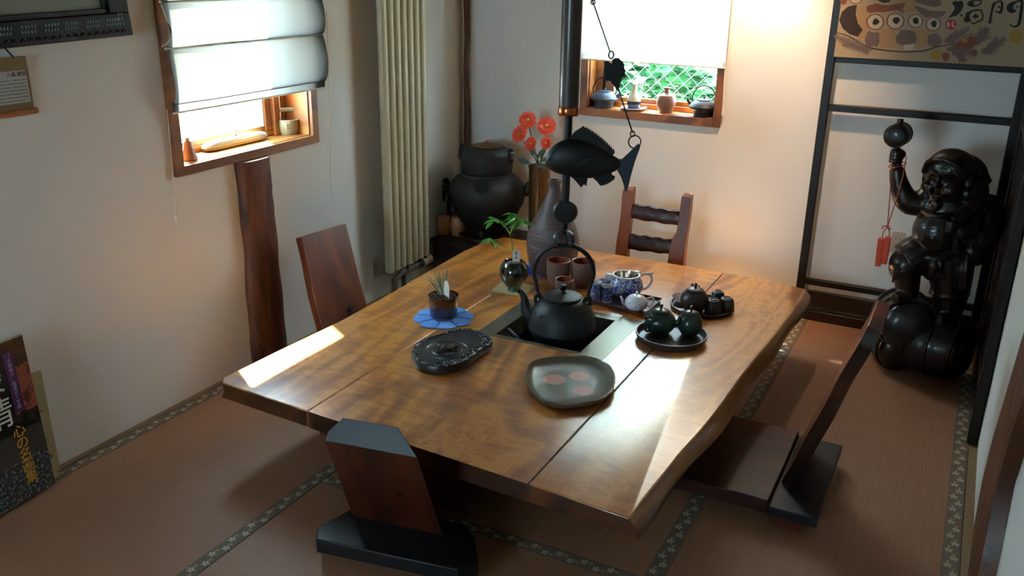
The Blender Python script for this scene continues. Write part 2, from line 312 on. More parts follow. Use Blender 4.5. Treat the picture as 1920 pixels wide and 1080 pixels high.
def tube(bm, pts, rad, seg=10, mt=None, closed=False, flat=1.0, mi=0):
    mt = mt or I4(); P = [Vector(p) for p in pts]; n = len(P)
    if not hasattr(rad, '__len__'): rad = [rad]*n
    elif len(rad) != n:
        src = list(rad); rad = []
        for i in range(n):
            t = i/(n-1)*(len(src)-1); k = min(int(t), len(src)-2); rad.append(src[k]+(src[k+1]-src[k])*(t-k))
    rings = []; up = None
    for i in range(n):
        if closed: t = P[(i+1) % n]-P[i-1]
        else: t = P[min(i+1, n-1)]-P[max(i-1, 0)]
        t.normalize()
        if up is None: up = Vector((0, 0, 1)) if abs(t.z) < .9 else Vector((1, 0, 0))
        s = t.cross(up)
        if s.length < 1e-5: s = t.orthogonal()
        s.normalize(); up = s.cross(t).normalized()
        rings.append([bm.verts.new(mt @ (P[i]+(s*cos(2*pi*k/seg)*rad[i]+up*sin(2*pi*k/seg)*rad[i]*flat))) for k in range(seg)])
    m_ = n if closed else n-1
    for i in range(m_):
        A, B = rings[i], rings[(i+1) % n]
        for k in range(seg):
            bm.faces.new((A[k], A[(k+1) % seg], B[(k+1) % seg], B[k])).material_index = mi
    if not closed:
        bm.faces.new(rings[0][::-1]).material_index = mi; bm.faces.new(rings[-1]).material_index = mi
    return bm
def ell(bm, c, r, mt=None, u=20, v=12, mi=0):
    if not hasattr(r, '__len__'): r = (r, r, r)
    b = (mt or I4()) @ tr(*c) if mt is None or True else None
    q = Matrix.Diagonal((*r, 1)); k = len(bm.faces)
    bmesh.ops.create_uvsphere(bm, u_segments=u, v_segments=v, radius=1, matrix=b @ q)
    bm.faces.ensure_lookup_table()
    for f in bm.faces[k:]: f.material_index = mi
    return bm
def ellr(bm, c, r, rot, u=20, v=12):
    bmesh.ops.create_uvsphere(bm, u_segments=u, v_segments=v, radius=1, matrix=tr(*c) @ rot @ Matrix.Diagonal((*r, 1))); return bm

def obj(name, bm, mats, parent=None, mt=None, bev=0, smooth=True, sub=0, bseg=2, ang=38):
    me = bpy.data.meshes.new(name)
    bmesh.ops.recalc_face_normals(bm, faces=bm.faces[:])
    bm.to_mesh(me); bm.free()
    for x in (mats if isinstance(mats, (list, tuple)) else [mats]): me.materials.append(x)
    if smooth:
        me.shade_smooth(); me.set_sharp_from_angle(angle=radians(ang))
    o = bpy.data.objects.new(name, me); COL.objects.link(o)
    if parent: o.parent = parent
    if mt is not None: o.matrix_local = mt
    if bev:
        b = o.modifiers.new('bevel', 'BEVEL'); b.width = bev; b.segments = bseg; b.limit_method = 'ANGLE'; b.angle_limit = radians(40)
    if sub:
        s = o.modifiers.new('sub', 'SUBSURF'); s.levels = sub; s.render_levels = sub
    return o
def tag(o, label=None, cat=None, group=None, kind=None):
    if label: o['label'] = label
    if cat: o['category'] = cat
    if group: o['group'] = group
    if kind: o['kind'] = kind
    return o
def thing(name, label, cat, loc=(0, 0, 0), rot=0, group=None):
    o = bpy.data.objects.new(name, None); COL.objects.link(o); o.empty_display_size = .05
    o.location = loc; o.rotation_euler = (0, 0, rot); return tag(o, label, cat, group)
def struct(name, bm, mats, parent=None, **k):
    o = obj(name, bm, mats, parent, **k); o['kind'] = 'structure'; return o
def text(body, size, name, material, parent, mt, depth=.0006, spacing=1, shear=0):
    cu = bpy.data.curves.new('t', 'FONT'); cu.body = body; cu.size = size; cu.extrude = depth; cu.align_x = 'CENTER'; cu.align_y = 'CENTER'
    cu.resolution_u = 3; cu.shear = shear
    t = bpy.data.objects.new('t', cu); COL.objects.link(t); bpy.context.view_layer.update()
    me = bpy.data.meshes.new_from_object(t.evaluated_get(bpy.context.evaluated_depsgraph_get()))
    bpy.data.objects.remove(t); me.name = name; me.materials.clear(); me.materials.append(material)
    o = bpy.data.objects.new(name, me); COL.objects.link(o); o.parent = parent; o.matrix_local = mt; return o

# ================================================================== THE ROOM
XL, XR, YB, YF, ZC = -2.97, .25, 5.08, -2.2, 2.75
T_ = .20; TB = .135
# windows: opening (y or x range, z range)
w1 = (2.695, 3.545, 1.067, 2.38); w2 = (-2.095, -1.315, 1.085, 2.56)
b = BM()
box(b, XL-T_, XL, YF-T_, w1[0], -.2, ZC); box(b, XL-T_, XL, w1[1], YB+TB, -.2, ZC); box(b, XL-T_, XL, w1[0], w1[1], -.2, w1[2]); box(b, XL-T_, XL, w1[0], w1[1], w1[3], ZC)
struct('wall_left', b, M['plaster'], smooth=False)
b = BM()
box(b, XL, w2[0], YB, YB+TB, -.2, ZC); box(b, w2[1], XR, YB, YB+TB, -.2, ZC); box(b, w2[0], w2[1], YB, YB+TB, -.2, w2[2]); box(b, w2[0], w2[1], YB, YB+TB, w2[3], ZC)
struct('wall_back', b, M['plaster'], smooth=False)
b = BM(); box(b, XR, XR+T_, YF-T_, YB+TB, -.2, ZC); struct('wall_right', b, M['plaster'], smooth=False)
fx0, fx1, fz0, fz1 = -2.6, -1.6, .95, 1.95
b = BM(); box(b, XL, fx0, YF-T_, YF, -.2, ZC); box(b, fx1, XR, YF-T_, YF, -.2, ZC); box(b, fx0, fx1, YF-T_, YF, fz1, ZC); box(b, fx0, fx1, YF-T_, YF, -.2, fz0)
struct('wall_front', b, M['plaster'], smooth=False)
b = BM(); box(b, fx0, fx1, YF-.11, YF-.105, fz0, fz1)
f3 = struct('fill_window', b, M['glass'], smooth=False)  # unseen window added behind the camera to let in fill light
b = BM(); box(b, fx0, fx1, YF-.14, YF-.06, fz0, fz0+.05); box(b, fx0, fx1, YF-.14, YF-.06, fz1-.05, fz1)
for xx in (fx0, (fx0+fx1)/2-.02, fx1-.05): box(b, xx, xx+.05, YF-.14, YF-.06, fz0+.05, fz1-.05)
obj('window_frame', b, M['winx'], f3)
b = BM(); box(b, XL-T_, XR+T_, YF-T_, YB+TB, ZC, ZC+.2); struct('ceiling', b, M['ceil'], smooth=False)
# floor: boards below, tatami mats on top
b = BM(); box(b, XL, XR, YF, YB, -.2, -.001)
for y in (): pass
struct('floor', b, M['strip'], smooth=False)
mats_t = [tatami_mat('tatami_weave_across', 1), tatami_mat('tatami_weave_along', 0)]
def tatami(x0, x1, y0, y1, ax, label, edges):
    t = thing('tatami_mat', label, 'tatami mat', ((x0+x1)/2, (y0+y1)/2, 0), 0, 'tatami mats covering the floor')
    cx, cy = (x0+x1)/2, (y0+y1)/2
    b = BM(); box(b, x0-cx, x1-cx, y0-cy, y1-cy, -.001, .004); obj('woven_surface', b, mats_t[ax], t)
    for (a0, a1, c0, c1, axis) in edges:
        b = BM(); box(b, a0-cx, a1-cx, c0-cy, c1-cy, -.0005, .0055)
        w = (a1-a0) if axis == 1 else (c1-c0); cc = ((a0+a1)/2-cx) if axis == 1 else ((c0+c1)/2-cy)
        obj('cloth_border', b, heri_mat('flowered_border', axis, cc, w), t)
    return t
LB, RB, FB = (-2.058, -2.003), (-.712, -.655), (2.325, 2.378)
tatami(-2.945, -2.003, 1.2, 4.60, 1, 'long tatami mat along the left wall under the window', [(-2.945, -2.892, 1.2, 4.6, 1), (LB[0], LB[1], 1.2, 4.6, 1)])
tatami(-2.945, -2.003, -2.19, 1.197, 1, 'tatami mat by the left wall nearest the camera', [(-2.945, -2.892, -2.19, 1.197, 1), (LB[0], LB[1], -2.19, 1.197, 1)])
tatami(-2.001, -.714, -2.19, 2.380, 0, 'tatami mat under the front low chair', [(-2.001, -.714, FB[0], FB[1], 0)])
tatami(-2.001, -.650, 2.383, 5.05, 1, 'brown tatami area beneath the table', [(RB[0], RB[1], 2.383, 5.05, 1)])
tatami(-.712, -.650, -2.19, 2.380, 1, 'narrow bordered tatami edge running to the front', [(-.712, -.655, -2.19, 2.38, 1)])
tatami(-.648, .215, 1.9, 5.05, 1, 'long tatami mat under the right low chair and statue', [(.158, .215, 1.9, 5.05, 1)])
tatami(-.648, .215, -2.19, 1.897, 1, 'tatami mat nearest the camera on the right', [(.158, .215, -2.19, 1.897, 1)])
b = BM(); box(b, XL, -2.947, YF, YB, 0, .012); struct('baseboard_left', b, M['strip'])
b = BM(); box(b, .217, XR, YF, YB, 0, .012); struct('baseboard_right', b, M['strip'])
# corner pole
b = BM(); pts = [(-2.925+.004*sin(i*1.7), 5.045+.003*cos(i*2.3), .25+i*.15) for i in range(16)]; tube(b, pts, [.016, .019, .015, .018, .017], 10); tube
struct('trim_1', b, M['post'])
tag(bpy.data.objects['trim_1'], None)

# ---- windows
def window_left():
    y0, y1, z0, z1 = w1
    b = BM(); box(b, -3.135, -3.131, y0, 3.42, z0, z1)
    g = struct('window_1', b, M['glass'], smooth=False)
    b = BM()
    c0, c1 = 2.648, 3.59
    box(b, XL, XL+.022, c0, y0, 1.026, 2.42); box(b, XL, XL+.022, y1, c1, 1.026, 2.42); box(b, XL, XL+.024, y0, y1, 1.026, z0); box(b, XL, XL+.022, y0, y1, z1, 2.42)
    obj('window_casing', b, M['casing'], g, bev=.002)
    b = BM(); box(b, XL-T_, XL, y0, y1, z0-.02, z0+.003); obj('window_sill', b, M['winx'], g, bev=.001)
    b = BM(); box(b, XL-T_, XL, y0-.001, y0+.008, z0+.003, z1); box(b, XL-T_, XL, y1-.008, y1+.001, z0+.003, z1); box(b, XL-T_, XL, y0, y1, z1-.008, z1)
    obj('window_reveal', b, M['winw'], g)
    b = BM(); X0, X1 = -3.155, -3.11
    box(b, X0, X1, y0, y1, z0+.003, z0+.03); box(b, X0, X1-.012, y0, y1, z0+.03, z0+.055)
    box(b, X0, X1, y0+.008, y0+.05, z0+.003, z1); box(b, X0, X1, 3.385, 3.425, z0+.03, z1)
    box(b, X0+.005, X1+.02, 3.43, 3.47, z0+.003, z1); box(b, X0, X1, 3.497, y1-.008, z0+.003, z1)
    obj('sash_frame', b, M['winw'], g, bev=.002)
    b = BM(); box(b, -3.15, -3.118, 3.374, 3.385, z0+.055, z1); obj('glazing_strip', b, M['plastic'], g)
window_left()
def window_back():
    x0, x1, z0, z1 = w2
    b = BM(); box(b, x0, x1, YB+.118, YB+.121, z0, z1); g = struct('window_2', b, M['glass'], smooth=False)
    b = BM(); c0, c1 = -2.14, -1.275; Y = YB-.024
    box(b, c0, x0, Y, YB, 1.038, 2.62); box(b, x1, c1, Y, YB, 1.038, 2.62); box(b, x0, x1, Y-.002, YB, 1.038, z0); box(b, x0, x1, Y, YB, z1, 2.62)
    obj('window_casing', b, M['casing'], g, bev=.002)
    b = BM(); box(b, x0, x1, YB, YB+TB, z0-.02, z0+.003); obj('window_sill', b, M['winx'], g, bev=.001)
    b = BM(); box(b, x0-.001, x0+.008, YB, YB+TB, z0+.003, z1); box(b, x1-.008, x1+.001, YB, YB+TB, z0+.003, z1); box(b, x0, x1, YB, YB+TB, z1-.008, z1)
    obj('window_reveal', b, M['winw'], g)
    b = BM(); Y0, Y1 = YB+.098, YB+.140
    box(b, x0, x1, Y0, Y1, z0+.003, z0+.034); box(b, x0, x1, Y0+.014, Y1, z0+.034, z0+.062)
    box(b, x0+.008, x0+.05, Y0, Y1, z0+.003, z1); box(b, x0+.07, x0+.125, Y0, Y1, z0+.03, z1); box(b, x1-.025, x1-.008, Y0, Y1, z0+.003, z1)
    obj('sash_frame', b, M['winw'], g, bev=.002)
    b = BM(); box(b, x0+.051, x0+.069, Y0+.01, Y1, z0+.003, z1); obj('gap_shade_strip', b, M['black'], g)  # black strip stands in for the shade inside an open gap
window_back()

def roman_blind(name, label, mt, w, z0, z1, folds, fab='blind'):
    """local: x along the width, y into the room, z up"""
    t = thing(name, label, 'blind'); t.matrix_world = mt
    # profile (y, z): hem, then soft folds between dowels
    prof = [(.010, z0), (.012, z0+.005), (.013, z0+.030), (.012, z0+.042)]
    b = BM()
    def sheet(prof, bulge):
        nx = 28; rows = []
        for (y, z) in prof:
            row = []
            for i in range(nx+1):
                x = (i/nx-.5)*w; e = min(i, nx-i)/nx
                row.append(b.verts.new((x, y+.004*mnoise.noise(Vector((x*6, z*5, 3)))*bulge, z+.003*mnoise.noise(Vector((x*3, z*9, 1))))))
            rows.append(row)
        for A, B_ in zip(rows, rows[1:]):
            for i in range(nx): b.faces.new((A[i], A[i+1], B_[i+1], B_[i]))
    sheet(prof, .4)
    zz = z0+.034; first = True
    for (za, zb, dep) in folds:
        n = 12; p = []
        for k in range(n+1):
            t_ = k/n; p.append((.016+dep*sin(pi*min(1, t_*1.0))**.6*(1-.45*t_), za+(zb-za)*t_))
        p = [(.014, za+.012)]+[(y_, z_) for y_, z_ in p]
        sheet(p, 1)
    obj('fabric', b, M[fab], t)
    b = BM()
    for (za, zb, dep) in folds: tube(b, [(-w/2-.006, .013, zb), (w/2+.006, .013, zb)], .005, 8)
    tube(b, [(-w/2, .012, z0+.004), (w/2, .012, z0+.004)], .004, 8)
    obj('dowels', b, M['cordw'], t)
    b = BM(); box(b, -w/2, w/2, -.003, .03, z1, z1+.04); obj('head_rail', b, M['plastic'], t)
    return t
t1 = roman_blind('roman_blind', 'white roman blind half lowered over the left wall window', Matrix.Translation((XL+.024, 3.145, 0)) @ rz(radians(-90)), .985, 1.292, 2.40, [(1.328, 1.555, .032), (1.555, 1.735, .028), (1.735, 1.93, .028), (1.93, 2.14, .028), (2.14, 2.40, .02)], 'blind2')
t2 = roman_blind('roman_blind', 'white roman blind lowered over the back wall window', Matrix.Translation((-1.705, YB-.026, 0)) @ rz(radians(180)), .875, 1.368, 2.60, [(1.395, 1.78, .009), (1.78, 2.18, .009), (2.18, 2.60, .009)])
def cord(par, pts, r=.0022, weight=None):
    inv = par.matrix_world.inverted()
    b = BM(); tube(b, [inv @ Vector(p) for p in spline(pts, 4)], r, 6); c = obj('cord', b, M['cordw'], par)
    if weight is not None:
        w = Vector(weight); b = BM(); tube(b, [inv @ w, inv @ (w+Vector((0, 0, -.03)))], [.007, .009], 10); obj('pull_weight', b, M['plastic'], c)
P_ = lambda x, y: onx(x, y, XL+.045)
cord(t1, [P_(612, 20), P_(616, 120), P_(616, 200), P_(616, 236)], .003, P_(616, 232))
P_ = lambda x, y: onx(x, y, XL+.03)
cord(t1, [P_(620, 245), P_(619, 320), P_(622, 370)], .0012)
cord(t1, [P_(313, 205), P_(322, 300), P_(327, 360), P_(330, 410)], .0018, P_(330, 402))
cord(t1, [onx(x, y, XL+.06) for x, y in ((302, 8), (312, 35), (321, 62), (314, 80), (303, 88))], .0025)
P_ = lambda x, y: ony(x, y, YB-.03)
cord(t2, [P_(1368, -20), P_(1364, 60), P_(1358, 150), P_(1355, 215)], .003, P_(1356, 205))

# ================================================================== OUTSIDE
b = BM(); box(b, -30, 20, -10, 30, -.5, -.3); g = struct('exterior_ground', b, M['gravel'], smooth=False)
def leaves(name, x0, x1, y0, y1, z0, z1, n, s, label, seed, axis=1, m1='hedge', m2='hedge2', cat='hedge', frac=.42):
    rr = random.Random(seed); b = BM()
    for i in range(n):
        p = Vector((rr.uniform(x0, x1), rr.uniform(y0, y1), rr.uniform(z0, z1)))
        k = mnoise.noise(p*1.6)
        if k < -.08: continue
        d = Matrix.Rotation(rr.uniform(0, 6.28), 4, 'Z') @ Matrix.Rotation(rr.uniform(-1.1, 1.1), 4, 'X')
        q = s*rr.uniform(.6, 1.5); vv = [b.verts.new(p+d.to_3x3() @ Vector(c)*q) for c in ((-1, 0, 0), (-.3, -.45, .1), (.5, -.4, .1), (1.1, 0, -.1), (.5, .4, .1), (-.3, .45, .1))]
        b.faces.new(vv).material_index = 1 if rr.random() < frac else 0
    o = obj(name, b, [M[m1], M[m2]]); tag(o, label, cat, kind='stuff'); return o
leaves('hedge', -5.2, -1.2, 7.0, 8.3, -.3, 2.3, 15000, .075, 'sunlit green hedge outside the back window', 3)
leaves('hedge', -6.2, -.8, 8.6, 9.4, -.3, 3.2, 5000, .14, 'darker greenery behind the hedge outside the back window', 9, frac=.05)
def mesh_fence(name, origin, along, length, h, label, pitch=.10):
    t = thing(name, label, 'fence', origin); t.rotation_euler.z = along
    b = BM(); n = int((length+h)/pitch)
    for i in range(n+1):
        x = i*pitch-h
        for sgn in (1, -1):
            a0, a1 = (x, 0), (x+h, h)
            if a0[0] < 0: a0 = (0, -x)
            if a1[0] > length: a1 = (length, length-x)
            if a0[1] >= h or a1[1] <= 0 or a1[0] <= a0[0]: continue
            q = [(a[0] if sgn > 0 else length-a[0], 0, a[1]) for a in (a0, a1)]
            tube(b, q, .0020, 4)
    obj('wire_mesh', b, M['wire'], t)
    for x in (0, length/2, length):
        b = BM(); tube(b, [(x, .02, -.02), (x, .02, h+.05)], .022, 8); obj('post', b, M['wire'], t)
    b = BM(); tube(b, [(0, .0, h), (length, 0, h)], .014, 6); obj('rail', b, M['wire'], t)
mesh_fence('mesh_fence', (-4.6, 6.4, -.3), 0, 4.0, 2.4, 'diagonal wire mesh fence before the hedge outside back window')
tA = onz(405, 185, .35)
b = BM(); box(b, -.15, .15, -.75, .75, 0, .62); box(b, -.5, .5, -.8, .8, .62, .68, tr() @ ry(.25))
o = obj('storage_bin', b, M['shed'], bev=.01); o.location = (-6.9, 7.15, -.3)
tag(o, 'blue grey box on the bright ground outside the left window', 'storage bin')
mesh_fence('mesh_fence', (-6.1, 8.2, -.3), radians(-90), 2.6, 1.1, 'diagonal wire mesh fence outside the left window')

def sun_block_tree():  # unseen tree, added so its leaf cluster blocks a stray sun patch
    t = thing('added_shade_tree', 'unseen small leafy tree added in the yard to block sun', 'tree', (-1.15, 6.15, -.3))
    b = BM(); tube(b, spline([(0, 0, 0), (.05, .05, 1.4), (-.05, 0, 2.5), (.05, .1, 3.6)], 5), [.06, .05, .04, .02], 10); obj('trunk', b, M['bark'], t)
    b = BM(); tube(b, spline([(-.05, 0, 2.6), (-.6, -.15, 2.95), (-1.2, -.28, 3.25), (-1.75, -.36, 3.3)], 5), [.03, .025, .018, .008], 8); obj('branch', b, M['bark'], t)
    rr = random.Random(21); b = BM()
    for c, q, n in (((-1.60, -.31, 3.40), (.20, .06, .06), 500), ((.1, .1, 3.7), (.6, .5, .5), 1500)):
        for i in range(n):
            p = Vector(c)+Vector((rr.gauss(0, .5)*q[0], rr.gauss(0, .5)*q[1], rr.gauss(0, .5)*q[2])); d = (Matrix.Rotation(rr.uniform(0, 6.28), 4, 'Z') @ Matrix.Rotation(rr.uniform(-.8, .8), 4, 'X')).to_3x3(); k = .035
            b.faces.new([b.verts.new(p+d @ Vector(v)*k) for v in ((-1, 0, 0), (-.2, -.5, 0), (.6, -.4, 0), (1.1, 0, 0), (.6, .4, 0), (-.2, .5, 0))])
    o = obj('foliage', b, M['hedge'], t); o['kind'] = 'stuff'
sun_block_tree()

# ================================================================== LEFT WALL THINGS
# rough half-log post below window
def rough_post():
    t = thing('wooden_post', 'rough brown half-log post standing under the left window', 'post', (XL, 3.11, 0))
    b = BM(); n = 22; rows = []
    for k in range(n+1):
        z = 1.026*k/n; row = []
        wl = .105+.006*sin(z*7)+.004*sin(z*19); wr = .105+.007*sin(z*5+1)+.004*sin(z*23)-(.012 if z > .8 else 0)
        for a in range(13):
            th = pi*a/12; c = cos(th); s = sin(th)
            y = -c*(wl if c > 0 else wr); x = .001+.062*s**.45*(1+.08*mnoise.noise(Vector((y*9, z*4, 0))))
            row.append(b.verts.new((x, y, z)))
        rows.append(row)
    for A, B_ in zip(rows, rows[1:]):
        for i in range(12): b.faces.new((A[i], A[i+1], B_[i+1], B_[i]))
        b.faces.new((A[12], A[0], B_[0], B_[12]))
    b.faces.new(rows[-1]); b.faces.new(rows[0][::-1])
    obj('log', b, M['post'], t)
rough_post()
# radiator
def radiator():
    X = -2.855; y0, y1, zb, zt = 4.01, 4.44, .205, 2.3
    t = thing('radiator', 'tall cream vertical tube radiator on the left wall', 'radiator', (X, (y0+y1)/2, zb))
    n = 7; sp = (y1-y0)/(n-.15)
    for i in range(n):
        y = y0+sp*(i+.42)-(y0+y1)/2
        b = BM(); pr = []
        for k in range(16):
            a = 2*pi*k/16; pr.append((.026*cos(a), y+sp*.43*sin(a)*abs(sin(a))**.0))
        prism(b, pr, 0, zt-zb); obj('tube', b, M['radi'], t, bev=.004)
    for z in (.03, 1.9): b = BM(); box(b, -.03, -.008, y0+.03-(y0+y1)/2, y1-.02-(y0+y1)/2, z, z+.06); obj('header', b, M['radi'], t, bev=.004)
    for y, z in ((-.165, 1.95), (.165, 1.95), (.165, .3)): b = BM(); box(b, -.114, -.03, y-.015, y+.015, z, z+.04); obj('bracket', b, M['radi'], t)
    c = (y0+y1)/2
    b = BM(); tube(b, [(-.01, .19, .0), (-.01, .19, -.04), (-.012, .13, -.045), (-.015, -.05, -.045), (-.015, -.12, -.07), (-.015, -.14, -.2)], .019, 12); tube(b, [(0, .0, 0), (0, 0, -.05)], .015, 10); obj('pipe', b, M['pipe'], t)
    b = BM(); tube(b, [(-.01, .165, -.045), (-.005, .245, -.037)], [.028, .03], 16); obj('valve_cap', b, M['pipecap'], t)
    b = BM(); tube(b, [(-.015, .12, -.045), (-.015, .165, -.043)], .024, 14); obj('valve_ring', b, M['black'], t)
    b = BM(); tube(b, [(-.05, .02, -.19), (-.05, .02, -.05)], .016, 10); obj('lower_pipe', b, M['pipe'], t)
radiator()
def outlet(name, mt, label):
    t = thing(name, label, 'outlet'); t.matrix_world = mt
    b = BM(); box(b, -.035, .035, 0, .006, -.058, .058); obj('cover_plate', b, M['beige'], t, bev=.003)
    b = BM()
    for z in (-.02, .02): box(b, -.012, -.009, .005, .0068, z-.006, z+.006); box(b, .009, .012, .005, .0068, z-.006, z+.006)
    obj('slots', b, M['black'], t)
p = onx(704, 503, XL); outlet('wall_outlet', Matrix.Translation(p) @ rz(radians(-90)), 'small wall outlet beside the foot of the radiator')
p = ony(1683, 455, YB); outlet('wall_outlet', Matrix.Translation(p) @ rz(radians(180)), 'beige wall outlet behind the orange clappers and statue')

# framed picture (lower right corner in view)
def picture_frame():
    t = thing('picture_frame', 'black carved picture frame with shell inlay on left wall', 'picture frame', (XL+.03, 2.49, 1.617)); t.rotation_euler = (radians(1.4), radians(-4), 0)
    # local: y goes to negative (towards camera) , z up
    Wd, Hh, fwid = 1.25, .62, .085
    b = BM(); box(b, -.015, .022, -Wd, 0, 0, fwid); box(b, -.015, .022, -Wd, 0, Hh-fwid, Hh); box(b, -.015, .022, -fwid, 0, fwid, Hh-fwid); box(b, -.015, .022, -Wd, -Wd+fwid, fwid, Hh-fwid)
    obj('frame', b, M['frame'], t, bev=.004)
    b = BM(); q = .02
    box(b, -.01, .012, -Wd+fwid, -fwid, fwid, fwid+q); box(b, -.01, .012, -fwid-q, -fwid, fwid+q, Hh-fwid); box(b, -.01, .012, -Wd+fwid, -fwid, Hh-fwid-q, Hh-fwid); box(b, -.01, .012, -Wd+fwid, -Wd+fwid+q, fwid+q, Hh-fwid-q); obj('inner_moulding', b, M['black'], t, bev=.003)
    b = BM(); box(b, -.012, 0, -Wd+fwid+q, -fwid-q, fwid+q, Hh-fwid-q); obj('picture', b, M['picture'], t)
    rr = random.Random(2)
    for g0 in (-.115, -.20, -.29, -.37, -.46, -.55):
        b = BM()
        for r_ in range(2):
            for k in range(5):
                y = g0+.012*k+(.005 if r_ else 0)+rr.uniform(-.001, .001); z = .040+.017*r_
                box(b, .0215, .0235, y, y+.0045, z, z+.010)
        obj('shell_inlay', b, M['inlay'], t)
    for z0 in (.04, .16, .24, .32):
        b = BM()
        for r_ in range(3):
            for k in range(2): box(b, .0215, .0235, -.055+.015*k, -.050+.015*k, z0+.018*r_, z0+.010+.018*r_)
        obj('shell_inlay', b, M['inlay'], t)
    b = BM()
    for k in range(40):
        y = -.03-.03*k; tube(b, spline([(.022, y, .018), (.025, y-.01, .024), (.022, y-.02, .016)], 3), .003, 5)
    obj('carving', b, M['frame'], t)
picture_frame()
def hanging_notice():
    o = onx(65, 206, XL+.012)
    t = thing('hanging_scroll_notice', 'tan board with printed white paper and orange bottom rod, left wall', 'notice', o)
    b = BM(); box(b, -.004, 0, -.36, 0, 0, .185); obj('backing_board', b, M['board'], t)
    b = BM(); box(b, 0, .0015, -.34, -.010, .030, .140); obj('printed_paper', b, M['paper'], t)
    b = BM(); tube(b, [(0, -.38, -.002), (0, .008, -.002)], .011, 8); obj('bottom_rod', b, M['rod'], t)
    b = BM(); rr = random.Random(4)
    for r_ in range(7):
        y = -.33
        while y < -.02:
            l = rr.uniform(.012, .03); box(b, .0015, .0021, y, min(y+l, -.016), .038+.0115*r_, .0405+.0115*r_); y += l+rr.choice([.002, .002, .008])
    obj('print_lines', b, M['pgrey'], t)
    mt = Matrix(((0, 0, 1, .0018), (1, 0, 0, -.047), (0, 1, 0, .127), (0, 0, 0, 1)))
    text('八森 卸堂', .017, 'lettering', M['ink'], t, mt, .0003)
    b = BM(); tube(b, [(.002, -.048, .186), (.002, -.075, .22)], .003, 6); obj('hanging_loop', b, M['black'], t)
hanging_notice()

# ---- books leaning on the wall
def art_book():
    # local frame: origin at lower right front corner on the floor; y to -: along wall; z up the cover; leaning to the wall
    p = onz(106, 912, 0)+Vector((0, 0, .014)); t = thing('art_book', 'large art book with dark printed cover leaning on the left wall', 'book', p)
    lean = radians(-5); yw = radians(6)
    t.rotation_euler = (radians(-1.5), lean, yw)
    H = .60; Wd = .44
    b = BM(); box(b, -.018, 0, -Wd, 0, .002, H); obj('cover', b, M['cover'], t, bev=.001)
    b = BM(); box(b, -.0165, -.0015, -Wd, .0012, .004, H+.0015); obj('page_block', b, M['page'], t)
    b = BM(); y = -.075; box(b, 0, .0008, y-.0195, y+.0195, .33, H-.04); obj('purple_band', b, M['purple'], t)
    def L(body, s, y, z, m, n='lettering', rot=0, k=1):
        mt = Matrix(((0, 0, 1, .0012), (1, 0, 0, y), (0, 1, 0, z), (0, 0, 0, 1))) @ rz(rot) @ Matrix.Diagonal((k, 1, 1, 1)); return text(body, s, n, m, t, mt, .0006)
    for i, c in enumerate('（水墨画の）厳選びくす画'): L(c, .017, y, .545-i*.0175, M['grey'])
    for i, c in enumerate('心の名画集'): L(c, .052, -.098+.002*i, .262-i*.047, M['gold'], k=1.05)
    L('清', .125, -.155, .345, M['white'], k=.9); L('淡', .12, -.165, .475, M['white'], k=.9)
    return t
art_book()
def cream_boardf():
    p = onz(116, 893, 0); t = thing('calligraphy_board', 'cream board with brush marks leaning behind the art book', 'board', p); t.rotation_euler = (radians(-2), radians(-4.2), 0)
    H = .44
    b = BM(); box(b, -.012, 0, -.30, 0, .001, H); obj('board', b, M['cream'], t, bev=.0015)
    b = BM()
    def st(pts, r): tube(b, [(.0005, y, z) for y, z in pts], r, 6, flat=.4)
    st([(-.060, .325), (-.056, .30), (-.062, .285)], [.002, .004, .002]); st([(-.050, .327), (-.040, .325), (-.043, .30), (-.036, .285), (-.026, .290)], [.002, .004, .0035, .0035, .002])
    st([(-.052, .235), (-.038, .238)], [.003, .002]); st([(-.052, .19), (-.026, .165)], [.005, .003]); st(spline([(-.036, .10), (-.028, .106), (-.022, .10), (-.03, .092), (-.036, .10)], 3)and[(p_[0], p_[1]) for p_ in [(-.036, .10), (-.028, .106), (-.022, .10), (-.03, .092), (-.036, .10)]], .003); st([(-.012, .03), (-.008, .026)], .004)
    obj('brush_marks', b, M['ink'], t)
cream_boardf()

